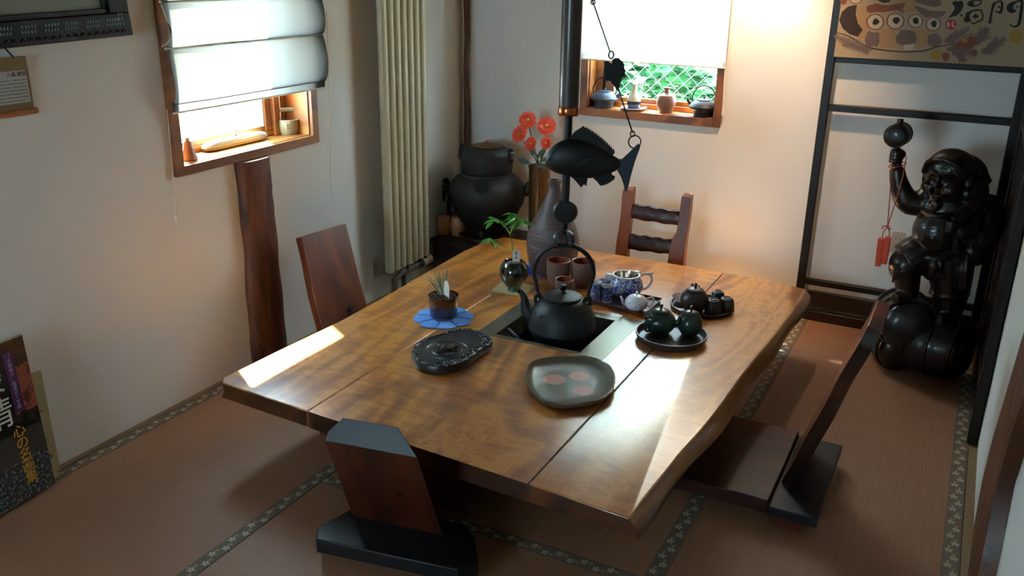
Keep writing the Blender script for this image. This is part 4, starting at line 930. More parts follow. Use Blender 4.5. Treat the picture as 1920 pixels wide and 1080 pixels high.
def fish():
    FP = Vector((-1.41, 3.365, 1.15))          # hangs just in front of the rod
    n = Vector((CAM.x-FP.x, CAM.y-FP.y, 0)).normalized(); ax = Vector((-n.y, n.x, 0)); ax = ax if ax.dot(RT) > 0 else -ax
    t = thing('fish_lever', 'black carved wooden fish with blue-grey tail on hanging pole', 'carved fish', FP)
    def L(x, y):   # picture point -> local coords on the fish's own upright plane
        d = ray(x, y); k = (FP-CAM).dot(n)/d.dot(n); q = CAM+d*k-FP; return (q.dot(ax), q.z)
    Z = lambda pts: [L(1000+x/3.858, 200+y/3.858) for x, y in pts]
    mt = Matrix(((ax.x, 0, n.x, 0), (ax.y, 0, n.y, 0), (0, 1, 0, 0), (0, 0, 0, 1))); mt = Matrix((( ax.x, 0, -n.x, 0), (ax.y, 0, -n.y, 0), (0, 1, 0, 0), (0, 0, 0, 1)))
    # body: lofted ellipses along the axis from nose to tail root
    up = Z([(85, 395), (100, 340), (140, 280), (200, 240), (280, 225), (370, 235), (460, 280), (540, 325), (590, 360), (640, 385)])
    dn = Z([(85, 402), (100, 440), (145, 475), (200, 492), (280, 512), (370, 525), (460, 515), (540, 490), (590, 470), (640, 440)])
    b = BM(); rings = []; th = [.002, .020, .032, .038, .040, .040, .034, .024, .014, .008]
    for (u, d, w) in zip(up, dn, th):
        cx, cz = (u[0]+d[0])/2, (u[1]+d[1])/2; hx, hz = (u[0]-d[0])/2, (u[1]-d[1])/2
        rings.append([b.verts.new(mt @ Vector((cx+hx*sin(a), cz+hz*sin(a), w*cos(a)))) for a in [2*pi*k/20 for k in range(20)]])
    for A, B_ in zip(rings, rings[1:]):
        for k in range(20): b.faces.new((A[k], A[(k+1) % 20], B_[(k+1) % 20], B_[k]))
    b.faces.new(rings[0]); b.faces.new(rings[-1][::-1]); bd = obj('body', b, M['fish'], t, sub=1, ang=80)
    # dorsal fin with teeth
    edge = [(262, 225), (300, 180), (365, 138)]; a0, a1 = (365, 138), (592, 328); k = 15
    for i in range(1, k):
        f = i/k; x = a0[0]+(a1[0]-a0[0])*f; y = a0[1]+(a1[1]-a0[1])*f-22*sin(pi*f*.9)
        edge += [(x-4, y+9), (x+5, y-3)]
    edge += [(590, 332), (575, 350), (500, 320), (400, 262), (300, 250)]
    b = BM(); prism(b, Z(edge), -.006, .006, mt); obj('dorsal_fin', b, M['fish'], t, bev=.0015)
    b = BM(); prism(b, Z([(255, 490), (300, 530), (348, 585), (364, 560), (385, 572), (392, 520), (350, 500)]), -.006, .006, mt); obj('pelvic_fin', b, M['fish'], t, bev=.0015)
    an = [(420, 505), (460, 540), (485, 572)]
    for i in range(7): an += [(500+i*13, 566-i*3+(i*i*-.6)), (508+i*13, 572-i*4-(i*i*.6))]
    an += [(592, 500), (575, 495), (565, 480), (500, 480)]
    b = BM(); prism(b, Z(an), -.006, .006, mt); obj('anal_fin', b, M['fish'], t, bev=.0015)
    b = BM(); prism(b, Z([(600, 372), (640, 380), (690, 335), (755, 268), (776, 272), (770, 300), (735, 395), (705, 500), (680, 605), (660, 618), (655, 570), (635, 510), (610, 468), (600, 430)]), -.007, .007, mt); obj('tail', b, M['bluesteel'], t, bev=.003)
    b = BM(); e = L(1000+115/3.858, 200+375/3.858); lathe(b, [(0, .033), (.006, .031), (.007, .026), (0, .024)], 14, mt @ tr(e[0], e[1], 0)); lathe(b, [(0, -.033), (.006, -.031), (.007, -.026), (0, -.024)], 14, mt @ tr(e[0], e[1], 0)); obj('eye', b, M['bluesteel'], bd)
    b = BM(); pf = Z([(300, 400), (380, 350), (440, 345), (400, 390), (330, 420)]); prism(b, pf, -.044, -.030, mt); obj('pectoral_fin', b, M['fish'], bd, bev=.003)
    # wooden peg joining fish to the rod
    # hanging wire
    R0 = FP.copy()
    def W_(x, y): d = ray(x, y); k = (FP-CAM).dot(n)/d.dot(n); return CAM+d*k
    o = W_(1190, 265)
    t = thing('hanging_wire', 'black wire with ring and leaf plate running up from fish tail', 'wire', o)
    def seg(a, c, r=.0032): b = BM(); tube(b, [W_(*a)-o, W_(*c)-o], r, 8); return b
    b = BM(); cr = .026
    tube(b, [W_(1190, 266)-o+ax*cos(k*pi/12)*cr*.95+Vector((0, 0, 1))*sin(k*pi/12)*cr for k in range(24)], .003, 8, closed=True); obj('ring', b, M['iron'], t)
    b = seg((1186, 249), (1159, 165)); tube(b, [W_(1186, 251)-o+ax*cos(k*pi/8)*.009+Vector((0, 0, 1))*sin(k*pi/8)*.011 for k in range(16)], .0025, 6, closed=True); obj('lower_wire', b, M['iron'], t)
    b = seg((1144, 98), (1112, 4)); q0 = W_(1112, 4); q1 = q0+Vector((-.22, 0, .62))*1.0; tube(b, [q0-o, q0+Vector((-.30*ax.x, -.30*ax.y, .0))*0-o+(W_(1095, -45)-q0), ], .0032, 8)
    tube(b, [W_(1095, -45)-o, W_(1095, -45)-o+Vector((-.05*ax.x-.05, -.02, 2.74-W_(1095, -45).z))], .0032, 8)
    tube(b, [W_(1146, 103)-o+ax*cos(k*pi/8)*.010+Vector((0, 0, 1))*sin(k*pi/8)*.014 for k in range(16)], .0035, 6, closed=True); obj('upper_wire', b, M['iron'], t)
    LF = [(455, 60), (490, 55), (520, 58), (535, 80), (560, 95), (565, 110), (580, 130), (580, 165), (592, 200), (588, 240), (594, 285), (555, 285), (548, 330), (530, 360), (525, 400), (500, 452), (470, 410), (440, 370), (405, 325), (372, 335), (350, 310), (358, 270), (330, 240), (345, 215), (332, 195), (350, 175), (340, 160), (356, 135), (350, 115), (352, 92), (385, 92), (410, 110), (428, 122), (432, 80)]
    b = BM(); prism(b, [((W_(1080+x/6.4, 100+y/6.4)-o).dot(ax), (W_(1080+x/6.4, 100+y/6.4)-o).z) for x, y in LF], -.004, .004, mt); obj('leaf_plate', b, M['fish'], t, bev=.001)
    b = BM(); tube(b, [W_(1112, 4)-o+ax*cos(k*pi/8)*.008+Vector((0, 0, 1))*sin(k*pi/8)*.008 for k in range(16)], .003, 6, closed=True); obj('copper_link', b, M['copper'], t)
fish()

# ================================================================== THINGS ON THE TABLE
TZ = ZT+.0012
def plant_glass():
    P = onz(832, 596, TZ); R0 = S(57, P)
    t = thing('flower_coaster', 'light blue quilted flower-shaped coaster under the glass planter', 'coaster', P)
    b = BM(); n = 8; seg = 96; r0 = R0*1.0
    top = []; c = b.verts.new((0, 0, .007))
    rings = []
    for (k, z) in ((.25, .0075), (.5, .0085), (.75, .009), (.92, .0075), (1, .004), (1, .0005)):
        ring = []
        for i in range(seg):
            a = 2*pi*i/seg; f = abs(cos(a*n/2+.4)); rad = r0*k*(1-.17*(1-f**.5)*min(1, k*1.2)); dz = -.0028*(1-f)**4*2 if .2 < k < .98 else 0
            ring.append(b.verts.new((rad*cos(a), rad*sin(a), max(z+dz, .0005))))
        rings.append(ring)
    for i in range(seg): b.faces.new((c, rings[0][i], rings[0][(i+1) % seg]))
    for A, B_ in zip(rings, rings[1:]):
        for i in range(seg): b.faces.new((A[i], B_[i], B_[(i+1) % seg], A[(i+1) % seg]))
    b.faces.new(rings[-1][::-1]); obj('quilted_cloth', b, M['clothb'], t)
    b = BM()
    for i in range(n):
        a = (pi/2-.4+pi*0+2*pi*i/n*1.0)*1.0; a = (pi-.8)/n+2*pi*i/n; tube(b, [(r0*.2*cos(a), r0*.2*sin(a), .0072), (r0*.86*cos(a), r0*.86*sin(a), .0062)], .0016, 5)
    obj('stitching', b, M['clothd'], t)
    P = Vector((P.x, P.y, TZ+.0095)); r = S(28.5, P); h = Hz(P, 553)
    t = thing('glass_planter', 'smoky brown glass tumbler planted with striped grass on blue coaster', 'potted plant', P)
    b = BM(); lathe(b, [(0, 0), (r*.86, 0), (r*.9, .004), (r*1.0, h), (r*.95, h+.001), (r*.93, h-.015), (0, h-.016)], 40); obj('tumbler', b, M['cupglass'], t)
    b = BM(); lathe(b, [(r*.86, .000), (r*.905, .003), (r*.9, .009), (r*.87, .003)], 40); obj('clear_base', b, M['steel'], t)
    b = BM(); rr = random.Random(1)
    for i in range(170):
        a = rr.uniform(0, 2*pi); q = r*.86*sqrt(rr.random()); s = rr.uniform(.004, .0075); ell(b, (q*cos(a), q*sin(a), h-.012+rr.uniform(0, .012)), (s, s*.9, s*.85), None, 7, 5)
    o = obj('clay_pellets', b, M['soil'], t); o['kind'] = 'stuff'
    blades = [((793, 512), .2), ((795, 518), -.3), ((803, 520), .4), ((812, 508), 0), ((822, 503), .5), ((836, 506), -.4), ((840, 503), .2), ((816, 515), -.7), ((828, 512), .8)]
    for i, ((x, y), dy) in enumerate(blades):
        q = ony(x, y, P.y+dy*.02)-P; b = BM(); p0 = Vector((rr.uniform(-.008, .008), rr.uniform(-.006, .006), h-.008)); mid = p0.lerp(q, .55)+Vector((-.0, 0, .012))
        pts = spline([p0, mid, q], 5); d = Vector((RT.x, RT.y, 0)); va = []; 
        for k, p_ in enumerate(pts):
            f = k/(len(pts)-1); w = .0046*(1-f**2.2)+.0004; va.append((b.verts.new(p_-d*w), b.verts.new(p_-d*w*.5+Vector((0, .0015, 0))), b.verts.new(p_+d*w*.5+Vector((0, .0015, 0))), b.verts.new(p_+d*w)))
        for A, B_ in zip(va, va[1:]):
            for j, mi in ((0, 1), (1, 0), (2, 1)): b.faces.new((A[j], A[j+1], B_[j+1], B_[j])).material_index = mi
        obj('blade', b, [M['leafs'], M['leafw']], t)
    q = ony(836, 545, P.y-.01)-P; b = BM(); w = S(8.5, P); H_ = S(34, P)
    prism(b, [(-w, 0), (w, 0), (w*1.1, H_*.7), (w*.7, H_*.95), (0, H_*1.08), (-w*.7, H_*.95), (-w*1.1, H_*.7)], -.0012, .0012, Matrix.Translation(Vector((q.x+.004, q.y, h-.012))) @ rz(YAW*-1*-1) @ rx(radians(90)))
    obj('plant_tag', b, M['tag'], t)
plant_glass()
def plant_round():
    C_ = [onz(920, 549, TZ), onz(945, 527, TZ), onz(1003, 540, TZ), onz(984, 557, TZ)]; c = sum(C_, Vector())/4
    t = thing('wood_board_coaster', 'square cream wooden board under the dark round planter', 'coaster', (c.x, c.y, TZ))
    b = BM(); prism(b, [(p.x-c.x, p.y-c.y) for p in C_], 0, .012); obj('board', b, M['coaster'], t, bev=.0015)
    P = Vector(onz(963, 543, TZ+.0125)); r = S(27.5, P); h = Hz(P, 489)
    t = thing('round_planter', 'glossy dark teal round planter with umbrella plant on cream board', 'potted plant', P)
    b = BM(); lathe(b, [(0, .012), (r*.45, .014), (r*.7, h*.25), (r*.98, h*.5), (r*1.0, h*.62), (r*.93, h*.82), (r*.72, h*.97), (r*.66, h), (r*.6, h*.98), (r*.6, h*.9), (0, h*.88)], 44); obj('pot', b, M['greenglaze'], t)
    b = BM(); lathe(b, [(0, 0), (r*.42, 0), (r*.44, .004), (r*.38, .018), (r*.5, .03), (0, .03)], 28, wob=lambda a, z: 1+.06*sin(3*a)); obj('foot', b, M['teal'], t)
    b = BM(); lathe(b, [(0, h*.95), (r*.5, h*.93), (r*.59, h*.9), (0, h*.87)], 20); obj('soil', b, M['soil'], t)
    Y = P.y
    def Q(x, y, dy=0): return ony(x, y, Y+dy)-P
    st = [[(963, 488), (961, 462), (957, 439)], [(957, 439), (945, 423), (928, 410)], [(957, 439), (961, 425), (966, 410)], [(958, 436), (963, 424), (975, 416)]]
    b = BM()
    for s in st: tube(b, spline([Q(*p) for p in s], 5), [.0035, .0028, .002], 8)
    tube(b, spline([Q(963, 470), Q(935, 462, .08), Q(920, 450, .16)], 4), .002, 6)
    obj('stem', b, M['stemg'], t)
    rr = random.Random(11)
    def leaflet(p, ang, L_, tilt):
        b = BM(); d = rz(ang) @ ry(tilt); w = L_*.2
        for s in (-1, 1):
            v = [b.verts.new(Vector(p)+d.to_3x3() @ Vector(c)) for c in ((0, 0, 0), (L_*.3, s*w*.8, -.002+.0), (L_*.65, s*w, -.004), (L_*.9, s*w*.5, -.008), (L_*1.05, 0, -.012), (L_*.65, 0, .002), (L_*.3, 0, .003))]
            b.faces.new(v if s > 0 else v[::-1])
        obj('leaflet', b, M['leafg'], t)
    for (c, n, L_, dy) in (((928, 410), 7, .062, 0), ((966, 408), 8, .066, 0), ((977, 416), 7, .062, -.01), ((958, 400), 5, .05, .02), ((920, 448), 8, .062, .16)):
        p = Q(*c, dy)
        for k in range(n): leaflet(p, 2*pi*k/n+rr.uniform(-.15, .15), L_*rr.uniform(.85, 1.15), rr.uniform(.15, .5)-(.3 if k % 3 == 0 else 0))
    b = BM(); q = Q(968, 487, -.02); w = S(7, P); H_ = S(22, P)
    mt = Matrix.Translation(q+Vector((0, 0, -.01))) @ rz(YAW*-1) @ rx(radians(84))
    prism(b, [(-w, 0), (w, 0), (w*1.05, H_*.8), (w*.6, H_), (-w*.6, H_), (-w*1.05, H_*.8)], -.0009, .0009, mt); g = obj('plant_tag', b, M['tag'], t)
    b = BM()
    for (x, y, l) in ((-.001, .30, .5), (-.001, .6, .35)): box(b, -w*l*.5, w*l*.5, H_*y, H_*(y+.12), .0009, .0013, mt)
    box(b, -w*.25, w*.2, H_*.75, H_*.85, .0009, .0013, mt); obj('tag_writing', b, M['ink'], g)
plant_round()
def inkstone():
    pts = [(771, 664), (772, 655), (785, 642), (806, 632), (832, 625), (852, 619), (875, 617), (900, 622), (916, 630), (924, 637), (922, 645), (905, 655), (885, 670), (868, 680), (848, 687), (826, 691), (800, 688), (780, 680)]
    zt = TZ+.036; W_ = [onz(x, y-2, zt) for x, y in pts]; c = sum(W_, Vector())/len(W_)
    t = thing('inkstone', 'oval black carved stone slab with lidded frog centre, front left', 'inkstone', (c.x, c.y, TZ))
    o = [(p.x-c.x, p.y-c.y) for p in W_]; sm = [(p.x, p.y) for p in spline([(x, y, 0) for x, y in o+[o[0]]], 4)[:-1]]
    sc = lambda k: [(x*k, y*k) for x, y in sm]
    b = BM(); A = [[b.verts.new((x, y, z)) for x, y in sc(k)] for k, z in ((.93, 0), (.98, .006), (1.0, .028), (.985, .036), (.93, .038), (.90, .034), (.5, .033))]
    n = len(sm)
    for P_, Q_ in zip(A, A[1:]):
        for i in range(n): b.faces.new((P_[i], P_[(i+1) % n], Q_[(i+1) % n], Q_[i]))
    b.faces.new(A[0][::-1]); b.faces.new(A[-1]); obj('slab', b, M['stone'], t)
    C2 = onz(838, 655, zt)-Vector((c.x, c.y, TZ)); r = S(42, onz(838, 655, zt))
    ang = radians(28)
    mt = tr(C2.x, C2.y, .033) @ rz(ang) @ Matrix.Diagonal((1.0, 1.0, 1, 1))
    b = BM(); lathe(b, [(r*1.0, 0), (r*.98, .004), (r*.94, .005), (r*.9, .002), (r*.7, .000), (r*.66, .0035), (0, .0045)], 48, mt); l = obj('round_lid', b, M['stone'], t)
    b = BM(); rr = random.Random(8); mt2 = tr(C2.x-.002, C2.y, .037) @ rz(radians(35))
    ell(b, (0, 0, .006), (.040, .022, .010), mt2); ell(b, (.034, .004, .010), (.016, .013, .009), mt2); ell(b, (.042, .010, .017), (.004, .004, .004), mt2, 8, 6); ell(b, (.042, -.004, .017), (.004, .004, .004), mt2, 8, 6)
    for s in (-1, 1): tube(b, [mt2 @ Vector(v) for v in ((-.02, s*.016, .005), (-.035, s*.034, .004), (-.01, s*.036, .003), (-.022, s*.045, .002))], [.007, .006, .005, .003], 8); tube(b, [mt2 @ Vector(v) for v in ((.02, s*.014, .006), (.028, s*.028, .003), (.042, s*.030, .002))], [.005, .004, .003], 8)
    for i in range(26): ell(b, (rr.uniform(-.035, .03), rr.uniform(-.018, .018), .013+rr.uniform(-.003, .003)), rr.uniform(.003, .006), mt2, 7, 5)
    obj('frog_carving', b, M['frogm'], l)
    b = BM()
    for i in range(0, n):
        x, y = sm[i]; k = .925+.03*sin(i*2.1); ellr(b, (x*k, y*k, .037), (.010, .0045, .0035), rz(i*.9), 8, 5)
        if x > .03: ellr(b, (x*.8+rr.uniform(-.01, .01), y*.8, .035), (.012, .005, .005), rz(rr.uniform(0, 3)), 8, 5)
    obj('carved_rim', b, M['stone'], t)
inkstone()
def big_dish():
    pts = [(985, 700), (990, 684), (1005, 675), (1035, 669), (1070, 668), (1105, 670), (1125, 675), (1140, 684), (1150, 695), (1154, 710), (1150, 730), (1140, 742), (1120, 752), (1090, 757), (1060, 760), (1030, 757), (1010, 748), (995, 733), (987, 718)]
    zt = TZ+.030; W_ = [onz(x, y-1, zt) for x, y in pts]; c = sum(W_, Vector())/len(W_)
    t = thing('stone_dish', 'irregular grey glazed dish with three pink circles, front centre', 'dish', (c.x, c.y, TZ))
    o = [(p.x-c.x, p.y-c.y, 0) for p in W_]; sm = [(p.x, p.y) for p in spline(o+[o[0]], 5)[:-1]]; n = len(sm)
    b = BM(); A = []
    for k, z, jit in ((.80, 0, 0), (.93, .006, .004), (.985, .020, .01), (1.0, .030, .014), (.965, .032, .008), (.90, .018, .004), (.80, .010, 0), (.5, .009, 0)):
        A.append([b.verts.new((x*(k+jit*mnoise.noise(Vector((x*40, y*40, z*90)))), y*(k+jit*mnoise.noise(Vector((x*40, y*40, z*90+5)))), z+(.004*mnoise.noise(Vector((x*30, y*30, 2))) if .01 < z and k > .95 else 0))) for x, y in sm])
    for P_, Q_ in zip(A, A[1:]):
        for i in range(n): b.faces.new((P_[i], P_[(i+1) % n], Q_[(i+1) % n], Q_[i]))
    b.faces.new(A[0][::-1]); b.faces.new(A[-1]); o = obj('dish', b, [M['dish'], mat('rough_dish_rim', '#4a4034', .6, '#6a5c48', 40, bmp=.003, bscale=70)], t)
    for f in o.data.polygons:
        cc = f.center; rr_ = 0
        if f.normal.z < .75 and cc.z > .003 : f.material_index = 1
big_dish()

def teapot(name, label, px, py, wpx, toppx, material, spout_ang, kind='round', z=TZ, handle='back', group=None, lidmat=None, rim=None, r=None):
    P = onz(px, py, z); r = r or S(wpx/2, P); h = Hz(P, toppx)*.78; t = thing(name, label, 'teapot', P, spout_ang, group)
    b = BM(); lathe(b, [(0, 0), (r*.55, 0), (r*.6, h*.03), (r*.9, h*.28), (r*1.0, h*.52), (r*.96, h*.72), (r*.75, h*.93), (r*.6, h), (0, h)], 36); obj('body', b, material, t)
    b = BM(); lathe(b, [(0, h*.99), (r*.62, h*.99), (r*.64, h*1.03), (r*.58, h*1.07), (r*.3, h*1.14), (0, h*1.16)], 30); l = obj('lid', b, lidmat or material, t)
    b = BM(); lathe(b, [(0, h*1.14), (r*.1, h*1.14), (r*.08, h*1.2), (r*.14, h*1.28), (r*.08, h*1.37), (0, h*1.38)], 14); obj('knob', b, lidmat or material, l)
    if kind != 'no_spout':
        b = BM(); tube(b, spline([(r*.85, 0, h*.45), (r*1.15, 0, h*.62), (r*1.28, 0, h*.9), (r*1.42, 0, h*1.0)], 4), [r*.22, r*.14, r*.1, r*.085], 10); obj('spout', b, material, t)
    if handle:
        a = radians(180) if handle == 'back' else radians(handle); c, s = cos(a), sin(a)
        b = BM(); tube(b, spline([(c*r*.85, s*r*.85, h*.85), (c*r*1.35, s*r*1.35, h*.95), (c*r*1.5, s*r*1.5, h*.6), (c*r*1.25, s*r*1.25, h*.3), (c*r*.9, s*r*.9, h*.3)], 4), r*.075, 8); obj('handle', b, material, t)
    return t, P, r, h
def round_tray(name, label, px, py, wpx, hgt, material):
    P = onz(px, py, TZ); r = S(wpx/2, P); t = thing(name, label, 'tray', P)
    b = BM(); lathe(b, [(0, 0), (r*.86, 0), (r*.92, .004), (r*1.0, hgt*.8), (r*.995, hgt), (r*.96, hgt), (r*.93, hgt*.5), (r*.88, .010), (0, .009)], 56); obj('body', b, material, t); return P, r
P, r = round_tray('round_tray', 'deep grey brown round tray with two dark green teapots', 1258, 636, 134, .034, M['gtray'])
z_ = TZ+.0095
teapot('clay_teapot', 'dark green clay teapot, left one in the deep round tray', 1236, 624, 58, 573, M['green'], radians(10), z=z_, handle=238)
teapot('clay_teapot', 'dark green clay lidded pot, right one in the deep round tray', 1292, 628, 47, 577, M['green'], radians(-40), kind='no_spout', z=z_, handle=None)
P, r = round_tray('round_tray', 'low dark brown round tray with brown teapot and cups', 1316, 577, 118, .018, M['btray'])
t = thing('clay_saucer', 'small grey brown saucer leaning at left in the dark brown tray', 'saucer', onz(1284, 566, TZ+.012)); t.rotation_euler = (radians(0), radians(8), 0)
b = BM(); q = S(25, t.location); lathe(b, [(0, 0), (q*.6, 0), (q*.95, .010), (q, .012), (q*.9, .010), (q*.5, .004), (0, .004)], 36); obj('dish', b, M['gtray'], t)
t.location.z += .006
teapot('clay_teapot', 'dark brown clay teapot on the low dark brown round tray', 1300, 583, 53, 534, M['darkclay'], radians(115), z=z_, handle=-20)
for i, (x, y, w, ty, l) in enumerate(((1336, 586, 31, 560, 'dark clay cup upside down beside brown teapot, front one'), (1361, 581, 31, 557, 'dark clay cup upside down at right edge of the brown tray'), (1345, 566, 27, 545, 'dark clay cup upside down at back of the brown tray')   )):
    P = onz(x, y, z_); r = S(w/2, P); h = Hz(P, ty); t = thing('clay_cup', l, 'cup', P, 0, 'upside down cups on the brown tray')
    b = BM(); lathe(b, [(0, h*.3), (r*.9, .001), (r*1.0, 0), (r*1.0, h*.15), (r*.85, h*.75), (r*.66, h*.92), (r*.5, h*.94), (r*.48, h), (r*.40, h), (r*.38, h*.95), (0, h*.94)], 28); obj('body', b, M['darkclay'], t)
def blue_set():
    C_ = [(-1.520, 3.765), (-1.208, 3.715), (-1.200, 3.955), (-1.545, 3.965)]; c = Vector((sum(p[0] for p in C_)/4, sum(p[1] for p in C_)/4, TZ))
    o = [(x-c.x, y-c.y) for x, y in C_]; k = .93
    t = thing('rectangular_tray', 'red brown lacquered rectangular tray with blue and white tea set', 'tray', c)
    b = BM(); inn = [(x*k, y*k) for x, y in o]
    ot = [b.verts.new((x*1.04, y*1.04, .020)) for x, y in o]; ob = [b.verts.new((x*.97, y*.97, 0)) for x, y in o]; it = [b.verts.new((x*1.01, y*1.01, .020)) for x, y in o]; ib = [b.verts.new((x, y, .006)) for x, y in inn]
    for i in range(4):
        j = (i+1) % 4
        for A, B_ in ((ob, ot), (ot, it), (it, ib)): b.faces.new((A[i], A[j], B_[j], B_[i]))
    b.faces.new(ob[::-1]); b.faces.new(ib); obj('body', b, M['rtray'], t, smooth=False, bev=.001)
    z = TZ+.0065
    for i, (x, y, w, ty, l) in enumerate(((1116, 565, 21, 529, 'tall blue patterned cup, leftmost on the red tray'), (1137, 566, 22, 535, 'tall blue patterned cup in front, beside small teapot'), (1131, 551, 21, 524, 'tall blue patterned cup behind the other two'))):
        P = onz(x, y, z); r = S(w/2, P); h = Hz(P, ty); t = thing('porcelain_cup', l, 'cup', P, i*1.3, 'tall blue patterned cups')
        b = BM(); lathe(b, [(0, 0), (r*.8, 0), (r*.9, .003), (r*.97, h*.5), (r, h*.97), (r*.97, h)], 28); obj('body', b, M['bwcup'], t)
        b = BM(); lathe(b, [(r*.97, h), (r*.87, h-.002), (r*.8, .006), (0, .005)], 28); lathe(b, [(r*.995, h*.93), (r*1.01, h*.97), (r*.97, h+.001), (r*.9, h)], 28); obj('rim', b, M['porc'], t)
    P = onz(1172, 552, z); r = S(33, P); h = Hz(P, 516); rr_ = S(25, P)
    t = thing('porcelain_jug', 'blue and white porcelain jug with metal strainer on red tray', 'jug', P, radians(0))
    b = BM(); lathe(b, [(0, 0), (r*.6, 0), (r*.65, .004), (r*.93, h*.25), (r*1.0, h*.5), (r*.93, h*.75), (r*.76, h*.95), (r*.75, h*1.0), (r*.70, h*.97), (r*.86, h*.5), (0, h*.1)], 44); obj('body', b, M['bw'], t)
    b = BM(); a = radians(-170); a = atan2(-RT.y, -RT.x); d = Vector((cos(a), sin(a), 0))
    tube(b, spline([d*r*.62+Vector((0, 0, h*.72)), d*r*.95+Vector((0, 0, h*.92)), d*r*1.17+Vector((0, 0, h*1.02))], 4), [r*.30, r*.20, r*.10], 12); obj('spout', b, M['porc'], t)
    b = BM(); d2 = -d
    tube(b, spline([d2*r*.68+Vector((0, 0, h*.90)), d2*r*1.0+Vector((0, 0, h*1.08)), d2*r*1.35+Vector((0, 0, h*1.02)), d2*r*1.45+Vector((0, 0, h*.72)), d2*r*1.22+Vector((0, 0, h*.38)), d2*r*.92+Vector((0, 0, h*.28))], 5), r*.075, 8)
    tube(b, [d2*r*1.2+Vector((0, 0, h*1.08)), d2*r*1.55+Vector((0, 0, h*1.14))], [r*.07, r*.05], 8); obj('handle', b, M['porc'], t)
    b = BM(); lathe(b, [(r*.66, h*1.0), (r*.80, h*1.02), (r*.80, h*1.05), (r*.68, h*1.05), (r*.60, h*.72), (0, h*.62), (r*.58, h*.70)], 44); s = obj('strainer', b, M['steel'], t)
    b = BM(); dd = (rz(radians(35)) @ d2); ell(b, dd*r*.78+Vector((0, 0, h*1.07)), (r*.18, r*.12, .004)); obj('strainer_tab', b, M['porc'], s)
    teapot('porcelain_teapot', 'tiny blue and white porcelain teapot at right front of red tray', 1192, 581, 44, 549, M['bwpot'], atan2(-RT.y, -RT.x)+.05, z=z, lidmat=M['porc'])
blue_set()
def mugs_bottle():
    B0 = onz(1035, 507, TZ)
    C_ = [onz(970, 513, TZ), onz(1000, 487, TZ), onz(1058, 498, TZ), onz(1046, 523, TZ)]
    c = sum(C_, Vector())/4; t = thing('blue_cloth', 'deep blue patterned cloth under the tall stoneware bottle', 'cloth', c); b = BM()
    n = 12; G = []
    for i in range(n+1):
        row = []
        for j in range(n+1):
            u, v = i/n, j/n; p = (C_[0]*(1-u)+C_[3]*u)*(1-v)+(C_[1]*(1-u)+C_[2]*u)*v-c; row.append((p.x, p.y, .002))
        G.append(row)
    lo = [[b.verts.new((x, y, 0)) for x, y, z in row] for row in G]; hi = [[b.verts.new((x, y, .003)) for x, y, z in row] for row in G]
    for i in range(n):
        for j in range(n): b.faces.new((hi[i][j], hi[i+1][j], hi[i+1][j+1], hi[i][j+1])); b.faces.new((lo[i][j], lo[i][j+1], lo[i+1][j+1], lo[i+1][j]))
    for i in range(n): b.faces.new((lo[i][0], lo[i+1][0], hi[i+1][0], hi[i][0])); b.faces.new((lo[i][n], hi[i][n], hi[i+1][n], lo[i+1][n])); b.faces.new((lo[0][i], hi[0][i], hi[0][i+1], lo[0][i+1])); b.faces.new((lo[n][i], lo[n][i+1], hi[n][i+1], hi[n][i]))
    obj('fabric', b, M['clothd'], t)
    P = Vector((B0.x, B0.y, TZ+.0035)); r = S(49, P); h = Hz(P, 337)
    t = thing('stoneware_bottle', 'tall grey brown ribbed stoneware bottle with narrow neck', 'bottle', P)
    prof = [(0, 0), (r*.80, 0), (r*.84, .005)]
    body = [(.02, .84), (.12, .93), (.22, .99), (.30, 1.0), (.40, .96), (.50, .86), (.58, .72), (.66, .58), (.74, .45), (.82, .33), (.88, .25), (.93, .215), (.96, .22), (.985, .27), (1.0, .28)]
    for i in range(70):
        f = .02+(.98)*i/69
        for (a, ra), (c_, rc) in zip(body, body[1:]):
            if a <= f <= c_+1e-6: k = ra+(rc-ra)*(f-a)/(c_-a)*1.0; break
        k += .010*sin(f*150)*(1 if .25 < f < .8 else .3); prof.append((r*k, h*f))
    prof += [(r*.2, h), (r*.14, h*.96), (0, h*.94)]
    b = BM(); lathe(b, prof, 56); obj('body', b, M['tokk'], t)
    for (x, y, w, ty, l) in ((1046, 533, 45, 487, 'beige brown stoneware mug, left of the pair behind kettle'), (1092, 537, 45, 489, 'beige brown stoneware mug, right of the pair behind kettle'), (1057, 560, 35, 523, 'smaller beige brown stoneware cup in front of two mugs')):
        P = onz(x, y, TZ); r = S(w/2, P); h = Hz(P, ty); t = thing('stoneware_mug', l, 'mug', P, 0, 'stoneware mugs behind the kettle')
        b = BM(); lathe(b, [(0, 0), (r*.58, 0), (r*.6, .006), (r*.82, h*.16), (r*.95, h*.4), (r*1.0, h*.75), (r*.99, h*.985), (r*.96, h)], 40, wob=lambda a, z: 1+.004*sin(z*420)); obj('outside', b, M['mug'], t)
        b = BM(); lathe(b, [(r*.99, h*.97), (r*.99, h*.995), (r*.95, h*1.005), (r*.89, h*.99), (r*.88, h*.6), (r*.75, h*.2), (0, h*.12)], 40); obj('inside', b, M['mugin'], t)
mugs_bottle()

